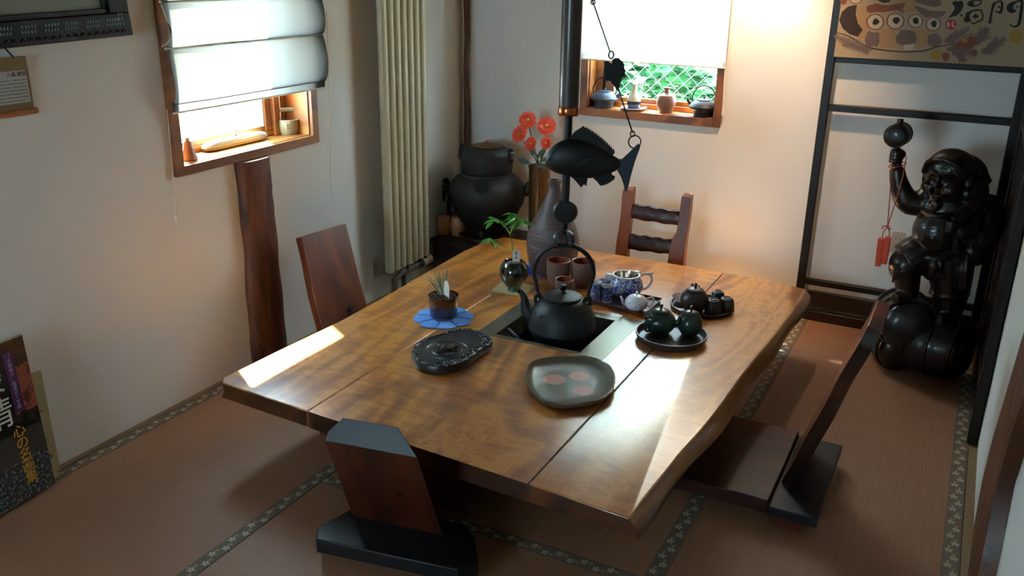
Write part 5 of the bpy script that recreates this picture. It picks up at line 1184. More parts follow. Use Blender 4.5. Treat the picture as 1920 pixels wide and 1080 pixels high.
# ================================================================== LOW CHAIRS
def chamfer_plank(w, d, c0, c1):   # octagon-ish outline centred on x
    return [(-w/2, -d/2+c0), (-w/2+c0, -d/2), (w/2-c0, -d/2), (w/2, -d/2+c0), (w/2, d/2-c1), (w/2-c1, d/2), (-w/2+c1, d/2), (-w/2, d/2-c1)]
def front_chair():
    # local: y towards the table, x right
    t = thing('low_chair', 'low wooden floor chair with chamfered back in the foreground', 'chair', (-1.49, 2.06, 0), radians(10), 'low wooden floor chairs')
    b = BM(); prism(b, [(-.262, -.02), (-.20, .13), (-.17, .16), (.20, .16), (.262, .105), (.318, -.02), (.27, -.08), (-.235, -.08)], .035, .088); obj('base_plank', b, M['black'], t, bev=.004)
    for s in (-1, 1): b = BM(); box(b, s*.13-.04, s*.13+.04, -.03, .12, .006, .035); obj('foot', b, M['black'], t, bev=.003)
    b = BM(); box(b, -.20, .20, .165, .55, .0885, .125); obj('seat', b, M['seat'], t, bev=.01)
    b = BM(); box(b, -.13, .13, .44, .52, .006, .085); obj('front_block', b, M['seat'], t, bev=.004)
    L_ = .515; lean = radians(24)
    mt = tr(0, .115, .075) @ rx(lean)   # plank local: x width, z up, y thickness
    b = BM(); w0, w1_ = .185, .17
    o = [(-w0, 0), (w0, 0), (w1_, L_-.012), (w1_-.075, L_+.0), (-w1_+.0, L_)]
    th = .062; zr = L_-.055; kk = .85
    pl = [(-.178, -th/2), (.158, -th/2), (.075, th/2), (-.125, th/2), (-.170, -th*.1)]
    lo = [b.verts.new(mt @ Vector((x, y, 0))) for x, y in pl]; hi = [b.verts.new(mt @ Vector((x*.94, y, zr+(y+th/2)*kk))) for x, y in pl]
    b.faces.new(lo[::-1]); b.faces.new(hi).material_index = 1
    for i in range(5): j = (i+1) % 5; b.faces.new((lo[i], lo[j], hi[j], hi[i]))
    bp = obj('backrest', b, [M['red3'], M['black']], t, bev=.002)
    b = BM(); lathe(b, [(0, 0), (.010, 0), (.009, .001), (0, .0012)], 16, mt @ tr(.045, -th/2-.0002, .235) @ rx(radians(90))); obj('knot_hole', b, M['soot'], bp)
    return t
front_chair()
def right_chair():
    # local x: back direction (+x = away from table)
    t = thing('low_chair', 'low wooden floor chair with narrow leaning back, right of the table', 'chair', (-.335, 3.14, 0), 0, 'low wooden floor chairs')
    b = BM(); box(b, -.085, .088, -.275, .31, .05, .088); obj('base_plank', b, M['black'], t, bev=.003)
    b = BM(); box(b, -.07, .04, -.262, -.18, .006, .05); obj('foot', b, M['seat'], t, bev=.003)
    b = BM(); box(b, -.07, .04, .18, .262, .006, .05); obj('foot', b, M['seat'], t, bev=.003)
    b = BM(); n = 16; top = []
    e0 = [(-.46+.375*i/n, -.272+.012*mnoise.noise(Vector((i*.7, 0, 0)))) for i in range(n+1)]
    prism(b, e0+[(-.085, .305), (-.46, .31)], .052, .108); obj('seat', b, M['seat'], t, bev=.004)
    b = BM(); box(b, -.42, -.34, -.2, .2, .006, .052); obj('front_block', b, M['seat'], t, bev=.003)
    # backrest slab, leaning outwards, edge towards the camera
    b = BM(); L_ = .70; lean = radians(17.5); mt = tr(-.052, .0, .085) @ ry(lean); n = 18; rows = []
    for k in range(n+1):
        z = L_*k/n; x = .002*sin(z*9)+.0015*sin(z*23); y0 = -.10-.005*sin(z*7); y1 = .22+.01*sin(z*5+1); th = .024
        if k == n: y0 += .02
        rows.append([b.verts.new(mt @ Vector(v)) for v in ((x-th, y0, z), (x+th*1.1, y0+.006, z), (x+th, y1, z), (x-th, y1, z))])
    for A, B_ in zip(rows, rows[1:]):
        for j in range(4): b.faces.new((A[j], A[(j+1) % 4], B_[(j+1) % 4], B_[j])).material_index = 1 if j == 0 else 0
    b.faces.new(rows[0][::-1]); b.faces.new(rows[-1]); obj('backrest', b, [M['red'], M['darkrail']], t, bev=.004)
right_chair()
def left_chair():
    t = thing('low_chair', 'low wooden floor chair with plain red plank back by left wall', 'chair', (-2.60, 3.31, 0), radians(-2), 'low wooden floor chairs')
    b = BM(); box(b, -.17, .02, -.27, .27, .05, .088); obj('base_plank', b, M['black'], t, bev=.003)
    for s in (-1, 1): b = BM(); box(b, -.10, 0, s*.21-.04, s*.21+.04, .006, .05); obj('foot', b, M['seat'], t, bev=.003)
    b = BM(); box(b, .02, .36, -.22, .22, .05, .108); obj('seat', b, M['seat'], t, bev=.006)
    b = BM(); box(b, .26, .32, -.16, .16, .006, .05); obj('front_block', b, M['seat'], t, bev=.003)
    A = onx(565, 446, -2.77)-Vector(t.location); B_ = onx(644, 420, -2.77)-Vector(t.location); D = onx(605, 612, -2.62)-Vector(t.location); E = onx(692, 592, -2.62)-Vector(t.location)
    dA, dB = (A-D)/(A.z-D.z), (B_-E)/(B_.z-E.z); D = D-dA*(D.z-.088); E = E-dB*(E.z-.088)
    b = BM(); n = 20; rows = []
    for k in range(n+1):
        f = k/n; l = D.lerp(A, f); r_ = E.lerp(B_, f); l.y += .004*sin(f*9)+(.012 if .70 < f < .74 else 0); r_.y += .005*sin(f*6+2); o = Vector((-.042, 0, -.012))
        rows.append([b.verts.new(v) for v in (l, r_, r_+o, l+o)])
    for P_, Q_ in zip(rows, rows[1:]):
        for j in range(4): b.faces.new((P_[j], P_[(j+1) % 4], Q_[(j+1) % 4], Q_[j]))
    b.faces.new(rows[0][::-1]); b.faces.new(rows[-1]); bp = obj('backrest', b, M['red2'], t, bev=.003)
    nrm = (B_-A).cross(D-A).normalized(); nrm = nrm if nrm.x > 0 else -nrm
    for (x, y, w, h_) in ((658, 579, .011, .02), (650, 592, .010, .013)):
        d = ray(x, y); k = (A+Vector(t.location)-CAM).dot(nrm)/d.dot(nrm); q = CAM+d*k-Vector(t.location)
        b = BM(); ellr(b, q, (w, h_, .0015), nrm.to_track_quat('Z', 'Y').to_matrix().to_4x4() @ rz(pi/2*0), 14, 8); obj('knot_hole', b, M['soot'], bp)
left_chair()
def back_chair():
    t = thing('low_chair', 'ladder-back low wooden chair with two dark rails behind the table', 'chair', (-1.53, 4.74, 0), radians(0), 'low wooden floor chairs')
    o = Vector(t.location)
    def Q(x, y, z_, zb=.1, yb=4.70, lean=.18): # point on the leaning back plane
        n = Vector((0, 1, -lean)).normalized(); p0 = Vector((0, yb, zb)); d = ray(x, y); k = (p0-CAM).dot(n)/d.dot(n); return CAM+d*k-o
    def post(tl, tr_, bl, br, name='post', notch=None):
        a, b_, c, d = Q(*tl, 0), Q(*tr_, 0), Q(*bl, 0), Q(*br, 0)
        k1 = (a-c)/(a.z-c.z); k2 = (b_-d)/(b_.z-d.z); c = c-k1*(c.z-.11); d = d-k2*(d.z-.11)
        bm = BM(); off = Vector((0, .055, .010)); n = 14; rows = []
        for i in range(n+1):
            f = i/n; l = c.lerp(a, f); r_ = d.lerp(b_, f); l.x += .003*sin(f*11); r_.x += .003*sin(f*8+1)
            if notch and f < notch: l.x -= .016
            rows.append([bm.verts.new(v) for v in (l, r_, r_+off, l+off)])
        for P_, Q_ in zip(rows, rows[1:]):
            for j in range(4): bm.faces.new((P_[j], P_[(j+1) % 4], Q_[(j+1) % 4], Q_[j]))
        bm.faces.new(rows[0][::-1]); bm.faces.new(rows[-1]); obj(name, bm, M['red2'], t, bev=.003)
    post((1168, 357), (1186, 356), (1154, 473), (1176, 478)); post((1279, 368), (1295, 370), (1257, 493), (1282, 496), notch=.62)
    for (tl, tr_, br, bl) in (((1182, 384), (1277, 399), (1271, 425), (1180, 411)), ((1177, 441), (1264, 453), (1258, 479), (1175, 469))):
        v = [Q(*p, 0) for p in (tl, tr_, br, bl)]; bm = BM(); n = 12; rows = []
        for i in range(n+1):
            f = i/n; a = v[0].lerp(v[1], f); c = v[3].lerp(v[2], f); a.z += .004*sin(i*1.9); c.z += .003*sin(i*1.3); y0 = Vector((0, .012, 0)); th = Vector((0, .032, 0))
            m_ = (a+c)/2
            rows.append([bm.verts.new(q) for q in (a+y0+Vector((0, .008, 0)), m_+y0-Vector((0, .006, 0)), c+y0+Vector((0, .004, 0)), c+y0+th, a+y0+th)])
        for P_, Q_ in zip(rows, rows[1:]):
            for j in range(5): bm.faces.new((P_[j], P_[(j+1) % 5], Q_[(j+1) % 5], Q_[j]))
        bm.faces.new(rows[0][::-1]); bm.faces.new(rows[-1]); obj('rail', bm, M['darkrail'], t, bev=.003)
    b = BM(); box(b, -.25, .23, -.04, .06, .05, .11); obj('base_plank', b, M['black'], t, bev=.004)
    b = BM(); box(b, -.22, .20, -.42, -.04, .05, .10); obj('seat', b, M['seat'], t, bev=.005)
    for s in (-1, 1): b = BM(); box(b, s*.17-.05, s*.17+.03, -.35, .04, .006, .05); obj('foot', b, M['seat'], t, bev=.003)
back_chair()

# ================================================================== SCREENS, BANNER
def back_screen():
    t = thing('wooden_screen', 'black lacquered open screen frame against the back wall', 'screen', (-.27, 5.03, 0)); ox, oy = -.27, 5.03; y0, y1 = 5.012-oy, 5.046-oy
    for (x0, x1) in ((-.738, -.694), (.165, .212)):
        b = BM(); box(b, x0-ox, x1-ox, y0-.004, y1+.004, .006, 2.15); obj('post', b, M['lac'], t, bev=.004)
    for (z0, z1, nm) in ((1.440, 1.470, 'rail'), (1.188, 1.224, 'rail'), (.214, .248, 'rail'), (2.08, 2.12, 'rail')):
        b = BM(); box(b, -.694-ox, .165-ox, y0, y1, z0, z1); obj('rail', b, M['lac'], t, bev=.004)
    b = BM(); box(b, -.694-ox, .165-ox, y0+.006, y1, .085, .178); obj('lower_board', b, M['lacb'], t, bev=.003)
    b = BM(); box(b, -.694-ox, .165-ox, y0, y1, .006, .062); obj('bottom_board', b, M['lacb'], t, bev=.003)
back_screen()
def right_screen():
    t = thing('wooden_screen', 'black lacquered slatted screen standing along the right wall', 'screen', (.21, 4.4, 0)); oy = 4.4
    for (a, c) in ((3.865, 3.91), (4.92, 4.965)):
        b = BM(); box(b, -.004, .036, a-oy, c-oy, .013, 2.15); obj('post', b, M['lac'], t, bev=.004)
    for z0, z1 in ((.013, .10), (.22, .26), (1.19, 1.225), (2.08, 2.12)):
        b = BM(); box(b, 0, .030, 3.91-oy, 4.92-oy, z0, z1); obj('rail', b, M['lac'], t, bev=.003)
    for i in range(9):
        y = 3.99+.105*i; b = BM(); box(b, .006, .020, y-oy-.011, y-oy+.011, .10, 2.08); obj('slat', b, M['lac'], t, bev=.002)
    b = BM(); box(b, .021, .026, 3.91-oy, 4.92-oy, .10, 2.08); obj('back_panel', b, M['lacb'], t)
right_screen()
def banner():
    Yb = 5.005; x0, x1, z0, z1 = -.700, .40, 1.458, 2.02
    x1 = .235
    t = thing('painted_banner', 'tan paper banner painted with owls on a branch and calligraphy', 'banner', (x0, Yb, z0))
    o = Vector((x0, Yb, z0))
    b = BM(); box(b, 0, x1-x0, -.003, .0, .012, z1-z0)
    obj('paper', b, M['banner'], t)
    b = BM(); box(b, -.01, x1-x0, -.006, .004, z1-z0, z1-z0+.02); obj('top_batten', b, M['lac'], t)
    Z = lambda pts: [((lambda p: (p.x, p.z))(ony(1540+x/4.5, y/4.5, Yb-.003)-o)) for x, y in pts]
    lay = [0]
    mt = lambda k: Matrix(((1, 0, 0, 0), (0, 0, -1, -.003), (0, 1, 0, 0), (0, 0, 0, 1)))
    mats = [M[k] for k in ('b_br', 'b_gr', 'b_tan', 'b_yel', 'b_dk', 'b_red', 'b_wh', 'ink')]
    b = BM()
    def poly(pts, mi, jag=0):
        lay[0] += 1; P = Z(pts); z = .0003+lay[0]*.000012
        b2 = [(x, y) for x, y in P]; f = b.faces.new([b.verts.new(Vector((x, -.003-z, y))) for x, y in b2]); f.material_index = mi
    def blob(cx, cy, rx_, ry_, mi, n=18, jag=.08, seed=0, rot=0):
        rr = random.Random(int(cx*7+cy+seed)); pts = []
        for i in range(n):
            a = 2*pi*i/n; k = 1+rr.uniform(-jag, jag); x, y = rx_*cos(a)*k, ry_*sin(a)*k; pts.append((cx+x*cos(rot)-y*sin(rot), cy+x*sin(rot)+y*cos(rot)))
        poly(pts, mi)
    def stroke(pts, w, mi):
        P = spline([(x, y, 0) for x, y in pts], 5); n = len(P); ws = w if hasattr(w, '__len__') else [w]*2
        L_, R_ = [], []
        for i, p in enumerate(P):
            d = (P[min(i+1, n-1)]-P[max(i-1, 0)]).normalized(); f = i/(n-1)*(len(ws)-1); k = min(int(f), len(ws)-2); q = ws[k]+(ws[k+1]-ws[k])*(f-k); L_.append((p.x-d.y*q, p.y+d.x*q)); R_.append((p.x+d.y*q, p.y-d.x*q))
        for i in range(n-1): 
            lay[0] += 0; poly([L_[i], L_[i+1], R_[i+1], R_[i]], mi); lay[0] -= 1
        lay[0] += 1
    # owl bodies
    for (x0_, x1_, y0_, y1_) in ((300, 390, 60, 330), (480, 640, 250, 410), (770, 930, 250, 400), (600, 800, 10, 110)): poly([(x0_, y0_), (x1_, y0_-10), (x1_+5, y1_-10), (x0_+10, y1_)], 2)
    poly([(150, 170), (175, 100), (225, 55), (300, 40), (290, 120), (310, 200), (350, 250), (310, 310), (240, 290), (180, 240)], 4)
    poly([(385, 50), (460, 30), (560, 45), (650, 30), (710, 25), (690, 80), (600, 90), (520, 105), (470, 100), (400, 110), (380, 90)], 0)
    poly([(780, 45), (840, 60), (920, 90), (1055, 95), (1030, 130), (990, 150), (930, 140), (880, 150), (830, 110), (800, 80)], 1)
    poly([(470, 0), (590, 0), (570, 20), (520, 25)], 4); poly([(780, 0), (1000, 0), (1020, 40), (960, 60), (880, 45), (800, 20)], 1); poly([(150, 0), (220, 0), (210, 30), (180, 42)], 0)
    for (cx, cy, r_) in ((455, 185, 76), (625, 178, 78), (795, 178, 66), (945, 205, 66), (290, -20, 60)):
        blob(cx, cy, r_, r_*.9, 0, 26, .03); blob(cx, cy, r_*.84, r_*.78, 6, 26, .03); blob(cx+5, cy-4, r_*.38, r_*.40, 7, 12, .22)
    for (cx, cy, rx_, ry_) in ((415, 330, 45, 70), (465, 330, 28, 70), (715, 320, 85, 72), (955, 340, 65, 62)): blob(cx, cy, rx_, ry_, 1, 18, .12)
    poly([(690, 380), (790, 370), (770, 420), (700, 425)], 6); poly([(640, 90), (690, 70), (700, 120), (670, 100)], 1)
    stroke([(130, 275), (240, 310), (400, 400), (650, 435), (850, 430), (980, 395), (1160, 360)], [3, 6, 5, 6, 3], 4)
    rr = random.Random(6)
    def sprig(pts, mi, ln, k=16):
        P = spline([(x, y, 0) for x, y in pts], max(2, k//(len(pts)-1))); 
        for i, p in enumerate(P[:-1]):
            d = (P[i+1]-p).normalized(); s_ = sin(pi*(.15+.8*i/len(P)))
            for s in (-1, 1):
                nrm = Vector((-d.y*s, d.x*s, 0)); e = p+(nrm*.8+d*.7)*ln*1.25*s_*rr.uniform(.6, 1.15); poly([(p.x-d.x*7, p.y-d.y*7), (p.x+d.x*8, p.y+d.y*8), (e.x+2, e.y+2), (e.x-2, e.y-2)], mi)
        stroke(pts, [5, 2], mi)
    sprig([(110, 300), (250, 370), (430, 420)], 1, 52, 20); sprig([(180, 380), (300, 400), (400, 450)], 1, 40, 16)
    sprig([(1040, 350), (1130, 320), (1250, 235)], 1, 60, 20); sprig([(1300, 380), (1340, 320), (1410, 240)], 1, 66, 22); sprig([(1350, 440), (1440, 410), (1555, 325)], 1, 66, 22); sprig([(1060, 420), (1180, 410), (1310, 470)], 1, 60, 20); sprig([(1100, 440), (1160, 460), (1215, 520)], 1, 50, 16)
    sprig([(1120, 400), (1220, 370), (1300, 340)], 0, 70, 22); blob(1265, 365, 42, 32, 0, 14, .2); blob(1290, 440, 30, 25, 0, 12, .2)
    blob(965, 460, 46, 42, 3, 12, .16); blob(1640, 310, 58, 62, 3, 14, .14); blob(1205, 340, 28, 22, 3, 10, .2); poly([(1015, 455), (1050, 440), (1085, 455), (1080, 490), (1052, 522), (1025, 500)], 0)
    # seal
    blob(1095, 207, 46, 44, 5, 16, .07); blob(1072, 208, 15, 24, 6, 10, .15); blob(1108, 205, 9, 30, 6, 10, .2); blob(1125, 225, 7, 9, 6, 8, .2)
    # calligraphy
    Z2 = lambda pts: [((x/9+220)*4.5, y/9*4.5) for x, y in pts]
    def P2(pts): poly(Z2(pts), 7)
    def S2(pts, w): stroke(Z2(pts), [q/2 for q in w], 7)
    P2([(230, 40), (280, 15), (330, 25), (380, 10), (415, 40), (420, 100), (395, 160), (350, 220), (310, 260), (240, 280), (165, 300), (200, 255), (235, 210), (265, 160), (270, 110), (240, 75)])
    P2([(360, 250), (375, 238), (395, 242), (408, 260), (398, 280), (375, 284)]); P2([(480, 50), (520, 15), (570, 5), (600, 20), (590, 60), (610, 90), (580, 118), (520, 105), (490, 85)]); S2([(590, 15), (650, 2), (705, 10), (715, 45), (680, 80), (620, 100), (570, 108)], [10, 12, 12, 14, 12])
    P2([(420, 320), (450, 280), (460, 220), (490, 200), (540, 195), (560, 210), (520, 250), (530, 320), (550, 345), (510, 370), (460, 375), (425, 350)])
    S2([(500, 210), (580, 180), (690, 170), (735, 210), (745, 290), (720, 340), (650, 370), (585, 400), (550, 370)], [10, 16, 12, 16, 12, 10]); P2([(570, 280), (600, 262), (600, 235), (640, 232), (645, 255), (680, 262), (665, 290), (640, 300), (620, 322), (605, 300), (575, 295)])
    S2([(940, 50), (920, 100), (895, 200), (875, 300), (860, 395)], [26, 24, 18, 22, 24]); S2([(935, 60), (1000, 30), (1045, 20), (1070, 60), (1065, 140), (1045, 200), (1000, 208), (955, 180)], [16, 14, 14, 22, 24, 26, 14, 6]); P2([(1003, 112), (1022, 92), (1042, 108), (1030, 132), (1010, 132)])
    P2([(1145, 120), (1165, 70), (1230, 30), (1310, 18), (1340, 30), (1270, 70), (1250, 110), (1265, 160), (1320, 175), (1290, 205), (1220, 222), (1170, 195), (1148, 160)]); P2([(1308, 115), (1330, 98), (1352, 112), (1340, 132), (1315, 130)])
    S2([(1300, 25), (1370, 15), (1405, 20), (1400, 110), (1380, 260), (1360, 380), (1330, 430), (1280, 448), (1225, 430), (1195, 400)], [12, 16, 20, 26, 26, 24, 20, 14, 10, 8])
    obj('painting', b, mats, t, smooth=False)
banner()
# rough post on the right wall near the camera
def right_post():
    X = XR-.045
    pl = [onx(x, y, X) for x, y in ((1804, 1130), (1810, 1080), (1822, 985), (1838, 897), (1860, 810), (1892, 700), (1925, 585))]
    pr = [onx(x, y, X) for x, y in ((1822, 1130), (1829, 1080), (1848, 985), (1866, 897), (1892, 810), (1926, 700), (1962, 585))]
    t = thing('wooden_post', 'rough brown timber post against the right wall', 'post', (XR, pl[0].y, 0)); o = Vector((XR, pl[0].y, 0))
    def ext(a):
        d = (a[0]-a[-1]); d = d/abs(d.z); bot = a[0]+d*(a[0].z-.014); up = a[-1]-d*(2.49-a[-1].z)*.3; up.z = 2.49; return [Vector((X, bot.y, .014))]+a+[Vector((X, up.y, 2.49))]
    A, B_ = ext(pl), ext(pr); b = BM(); rows = []
    for l, r_ in zip(A, B_):
        if l.y < r_.y: l, r_ = r_, l
        rows.append([b.verts.new(Vector(v)-o) for v in ((XR-.001, l.y+.012, l.z), (X+.006, l.y, l.z), (X, (l.y+r_.y)/2, l.z), (X+.006, r_.y, r_.z), (XR-.001, r_.y-.01, r_.z))])
    for P_, Q_ in zip(rows, rows[1:]):
        for j in range(4): b.faces.new((P_[j], P_[j+1], Q_[j+1], Q_[j]))
        b.faces.new((P_[4], P_[0], Q_[0], Q_[4]))
    b.faces.new(rows[0][::-1]); b.faces.new(rows[-1]); obj('timber', b, M['post'], t)
right_post()

# ================================================================== STATUE
def statue():
    SY = 4.60
    def q(px, py, dy=0): return ony(px, py, SY+dy)
    base = Vector((-.02, SY, 0))
    t = thing('deity_statue', 'dark carved statue of smiling hooded deity raising a mallet, on rice bales', 'statue', (-.02, SY, 0))
    o = Vector((-.02, SY, 0))
    # two rice bales
    def bale(c, axis, L_, r_, label):
        cc = Matrix.Translation(Vector(c)-o)
        m_ = cc @ Vector(axis).normalized().to_track_quat('Z', 'Y').to_matrix().to_4x4(); b = BM(); pr = []
        for k in range(25):
            f = -1+2*k/24; rad = r_*(1-.10*f*f) if abs(f) < .82 else r_*(.933-(abs(f)-.82)*2.2); pr.append((max(rad, .0)*(1+.012*cos(f*26)), L_*f*.5))
        pr = [(0, -L_*.5)]+pr+[(0, L_*.5)]; lathe(b, pr, 40, m_, wob=lambda a, z: 1+.006*sin(a*20)); bb = obj('rice_bale', b, M['statue'], t)
        for f in (-.62, 0, .62):
            b = BM(); tube(b, [m_ @ Vector((r_*1.0*cos(k*pi/16), r_*1.0*sin(k*pi/16), L_*.5*f)) for k in range(32)], .009, 8, closed=True); obj('rope', b, M['statue'], bb)
    bale((-.135, 4.60, .252), (.25, -1, .05), .34, .135, 'dark carved rice bale, upper left one beneath statue foot')
    bale((-.17, 4.60, .122), (.35, -1, 0), .30, .105, '')
    bale((.015, 4.555, .166), (1, -.25, 0), .34, .148, 'dark carved rice bale, large lower one beneath the statue')
    b = BM()
    E = lambda c, r_, rot=None: ellr(b, Vector(c)-o, r_ if hasattr(r_, '__len__') else (r_,)*3, rot or I4(), 24, 16)
    T = lambda pts, rad, n=5: tube(b, spline([Vector(p)-o for p in pts], n), rad, 14)
    Y = SY
    # legs: bent leg on the left bale, straight leg on the right
    T([(-.05, Y-.01, .62), (-.13, Y-.06, .615), (-.180, Y-.09, .585)], [.10, .095, .085]); E((-.172, Y-.08, .565), (.078, .085, .085))
    T([(-.175, Y-.09, .56), (-.155, Y-.08, .49), (-.140, Y-.075, .41)], [.078, .062, .050]); T([(-.125, Y-.05, .405), (-.165, Y-.11, .408), (-.195, Y-.15, .405)], [.040, .036, .025])
    T([(.01, Y-.005, .62), (.030, Y-.01, .52), (.042, Y, .43), (.048, Y, .31)], [.115, .100, .086, .062]); T([(.035, Y, .46), (.04, Y, .425)], [.088, .094]); E((-.02, Y-.03, .56), (.10, .09, .08)); T([(.05, Y-.0, .315), (.03, Y-.09, .312), (.02, Y-.13, .305)], [.042, .036, .022])
    for k in range(7): a = k/6; T([(-.03+.115*a, Y-.10+.02*a, .66), (-.02+.11*a, Y-.098, .58), (.0+.10*a, Y-.086, .48)], [.010, .013, .008])
    for k in range(5): T([(-.10-.02*k, Y-.10, .635-.008*k), (-.145-.016*k, Y-.145, .60-.012*k), (-.19-.006*k, Y-.14, .54-.015*k)], [.008, .011, .006])
    # hips, belly, chest
    E((-.02, Y, .645), (.145, .115, .09)); E((-.062, Y-.045, .735), (.112, .105, .125)); E((-.045, Y-.02, .85), (.125, .09, .095)); E((-.072, Y-.148, .725), .010)
    T([(-.145, Y-.06, .66), (-.10, Y-.125, .628), (-.02, Y-.125, .632), (.06, Y-.07, .66)], [.013, .016, .016, .013]); T([(-.055, Y-.12, .635), (-.05, Y-.14, .59), (-.055, Y-.135, .535)], [.014, .022, .008]); T([(-.045, Y-.12, .635), (-.02, Y-.135, .60), (-.015, Y-.13, .555)], [.012, .016, .006])
    # robe edge across the chest, shoulders
    T([(-.14, Y-.08, .835), (-.085, Y-.120, .825), (-.02, Y-.11, .835)], [.010, .013, .010])
    E((.060, Y+.01, .85), (.105, .09, .10)); E((.065, Y+.02, .74), (.105, .09, .14)); E((-.125, Y, .885), (.055, .055, .055))
    T([(.04, Y-.06, .90), (.02, Y-.10, .80), (.03, Y-.10, .70), (.06, Y-.08, .62)], [.018, .022, .020, .012])
    for k in range(4): T([(.06+.02*k, Y-.07+.01*k, .90-.01*k), (.05+.025*k, Y-.085+.012*k, .80), (.07+.02*k, Y-.08+.015*k, .70)], [.008, .012, .006])
    # raised right arm with sleeve
    T([(-.115, Y, .885), (-.175, Y-.015, .850), (-.225, Y-.03, .870), (-.265, Y-.035, .945), (-.284, Y-.035, 1.01)], [.062, .060, .056, .042, .034]); E((-.205, Y-.025, .845), (.055, .045, .048)); T([(-.160, Y-.01, .86), (-.20, Y-.03, .815), (-.245, Y-.03, .85), (-.275, Y-.035, .93)], [.02, .022, .02, .012])
    T([(-.284, Y-.035, 1.00), (-.290, Y-.035, 1.045), (-.294, Y-.035, 1.07)], [.025, .023, .026])
    E((-.293, Y-.030, 1.078), (.026, .030, .032))
    for k in range(4):   # fingers closed around the mallet handle
        z = 1.098-.016*k; T([(-.318, Y-.045, z), (-.312, Y-.072, z-.001), (-.290, Y-.078, z-.002), (-.273, Y-.066, z-.002), (-.270, Y-.05, z-.002)], [.0095, .010, .010, .009, .008], 4)
    T([(-.272, Y-.03, 1.062), (-.262, Y-.055, 1.085), (-.272, Y-.078, 1.104)], [.011, .010, .008])
    # left arm to the sack mouth, hand with fingers
    T([(.06, Y-.01, .88), (.085, Y-.07, .80), (.05, Y-.125, .765), (.01, Y-.14, .79)], [.055, .048, .038, .024]); E((-.002, Y-.148, .797), (.024, .02, .026))
    for k in range(4):
        z = .815-.013*k; T([(.012, Y-.160, z), (-.006, Y-.174, z), (-.024, Y-.168, z-.002), (-.028, Y-.152, z-.003)], [.0075, .008, .0075, .006], 4)
    T([(.01, Y-.15, .812), (-.004, Y-.156, .832), (-.014, Y-.150, .843)], [.009, .009, .006])
    # head, turned to the left of the picture
    hc = Vector((-.058, Y-.035, .985)); ha = radians(-22)     # face direction
    hm = Matrix.Translation(hc-o) @ rz(ha) @ Matrix.Scale(1.17, 4)
    def H(c, r_, rot=None): bmesh.ops.create_uvsphere(b, u_segments=20, v_segments=14, radius=1, matrix=hm @ tr(*c) @ (rot or I4()) @ Matrix.Diagonal((*(r_ if hasattr(r_, '__len__') else (r_,)*3), 1)))
    def HT(pts, rad): tube(b, spline([hm @ Vector(p) for p in pts], 4), rad, 10)
    H((0, 0, 0), (.083, .085, .092)); H((0, .0, -.045), (.082, .075, .055)); H((0, .03, -.08), (.06, .05, .05))
    for s in (-1, 1):
        H((s*.040, -.062, -.028), (.032, .026, .028)); H((s*.030, -.079, .016), (.016, .008, .006)); HT([(s*.014, -.086, .032), (s*.032, -.086, .041), (s*.052, -.074, .033)], [.006, .007, .005])
        HT([(s*.014, -.0875, .012), (s*.030, -.0865, .019), (s*.046, -.078, .010)], [.003, .0035, .003])
        H((s*.086, -.005, -.005), (.014, .022, .034)); H((s*.086, -.008, -.045), (.014, .014, .025)); H((s*.012, -.094, -.012), (.009, .008, .008))
    H((0, -.098, -.008), (.013, .013, .014)); H((0, -.09, .012), (.008, .010, .022)); HT([(-.034, -.083, -.038), (-.018, -.096, -.050), (0, -.100, -.054), (.018, -.096, -.050), (.034, -.083, -.038)], [.004, .006, .006, .006, .004]); HT([(-.022, -.090, -.060), (0, -.096, -.068), (.022, -.090, -.060)], [.005, .007, .005])
    H((0, -.076, -.088), (.026, .022, .020)); H((0, -.082, -.105), (.018, .014, .016)); HT([(-.03, -.088, .055), (0, -.094, .058), (.03, -.088, .055)], .004)
    # hood with droop at the back
    H((0, .014, .040), (.094, .092, .082), rx(radians(-14))); HT([(-.086, -.035, .020), (-.055, -.074, .072), (0, -.090, .092), (.055, -.074, .072), (.086, -.035, .020)], [.013, .013, .012, .013, .013])
    E((.02, Y+.02, 1.035), (.090, .07, .060), ry(radians(28))); T([(.0, Y+.02, 1.05), (.055, Y+.02, 1.015), (.112, Y+.02, .972)], [.055, .048, .022]); T([(.03, Y+.0, .98), (.06, Y+.01, .95), (.09, Y+.03, .92)], [.05, .05, .045])
    bd = obj('body', b, M['statue'], t)
    rm = bd.modifiers.new('remesh', 'REMESH'); rm.mode = 'VOXEL'; rm.voxel_size = .0048; rm.use_smooth_shade = True
    sm = bd.modifiers.new('smooth', 'SMOOTH'); sm.factor = .5; sm.iterations = 2
    # sack over the back shoulder
    b = BM(); ellr(b, Vector((.118, Y+.03, .765))-o, (.095, .10, .160), ry(radians(6)), 28, 20); ellr(b, Vector((.10, Y+.01, .66))-o, (.085, .095, .085), I4(), 24, 16); tube(b, spline([Vector(p)-o for p in ((.09, Y-.0, .86), (.05, Y-.09, .85), (.01, Y-.14, .815), (-.005, Y-.15, .80))], 5), [.05, .032, .022, .016], 12)
    for k in range(6): tube(b, spline([Vector(p)-o for p in ((.03+.012*k, Y-.12+.02*k, .83), (.07+.015*k, Y-.085+.012*k, .78-.01*k), (.09+.018*k, Y-.08+.015*k, .68))], 4), [.006, .009, .004], 8)
    s = obj('sack', b, M['statue'], t); rm = s.modifiers.new('remesh', 'REMESH'); rm.mode = 'VOXEL'; rm.voxel_size = .006; rm.use_smooth_shade = True
    # mallet
    mc = Vector((-.302, Y-.04, 1.170))-o; m_ = Matrix.Translation(mc) @ rz(radians(-8)) @ rx(radians(90))
    b = BM(); lathe(b, [(0, -.075), (.040, -.075), (.047, -.070), (.053, -.03), (.055, 0), (.053, .03), (.047, .070), (.040, .075), (0, .075)], 36, m_)
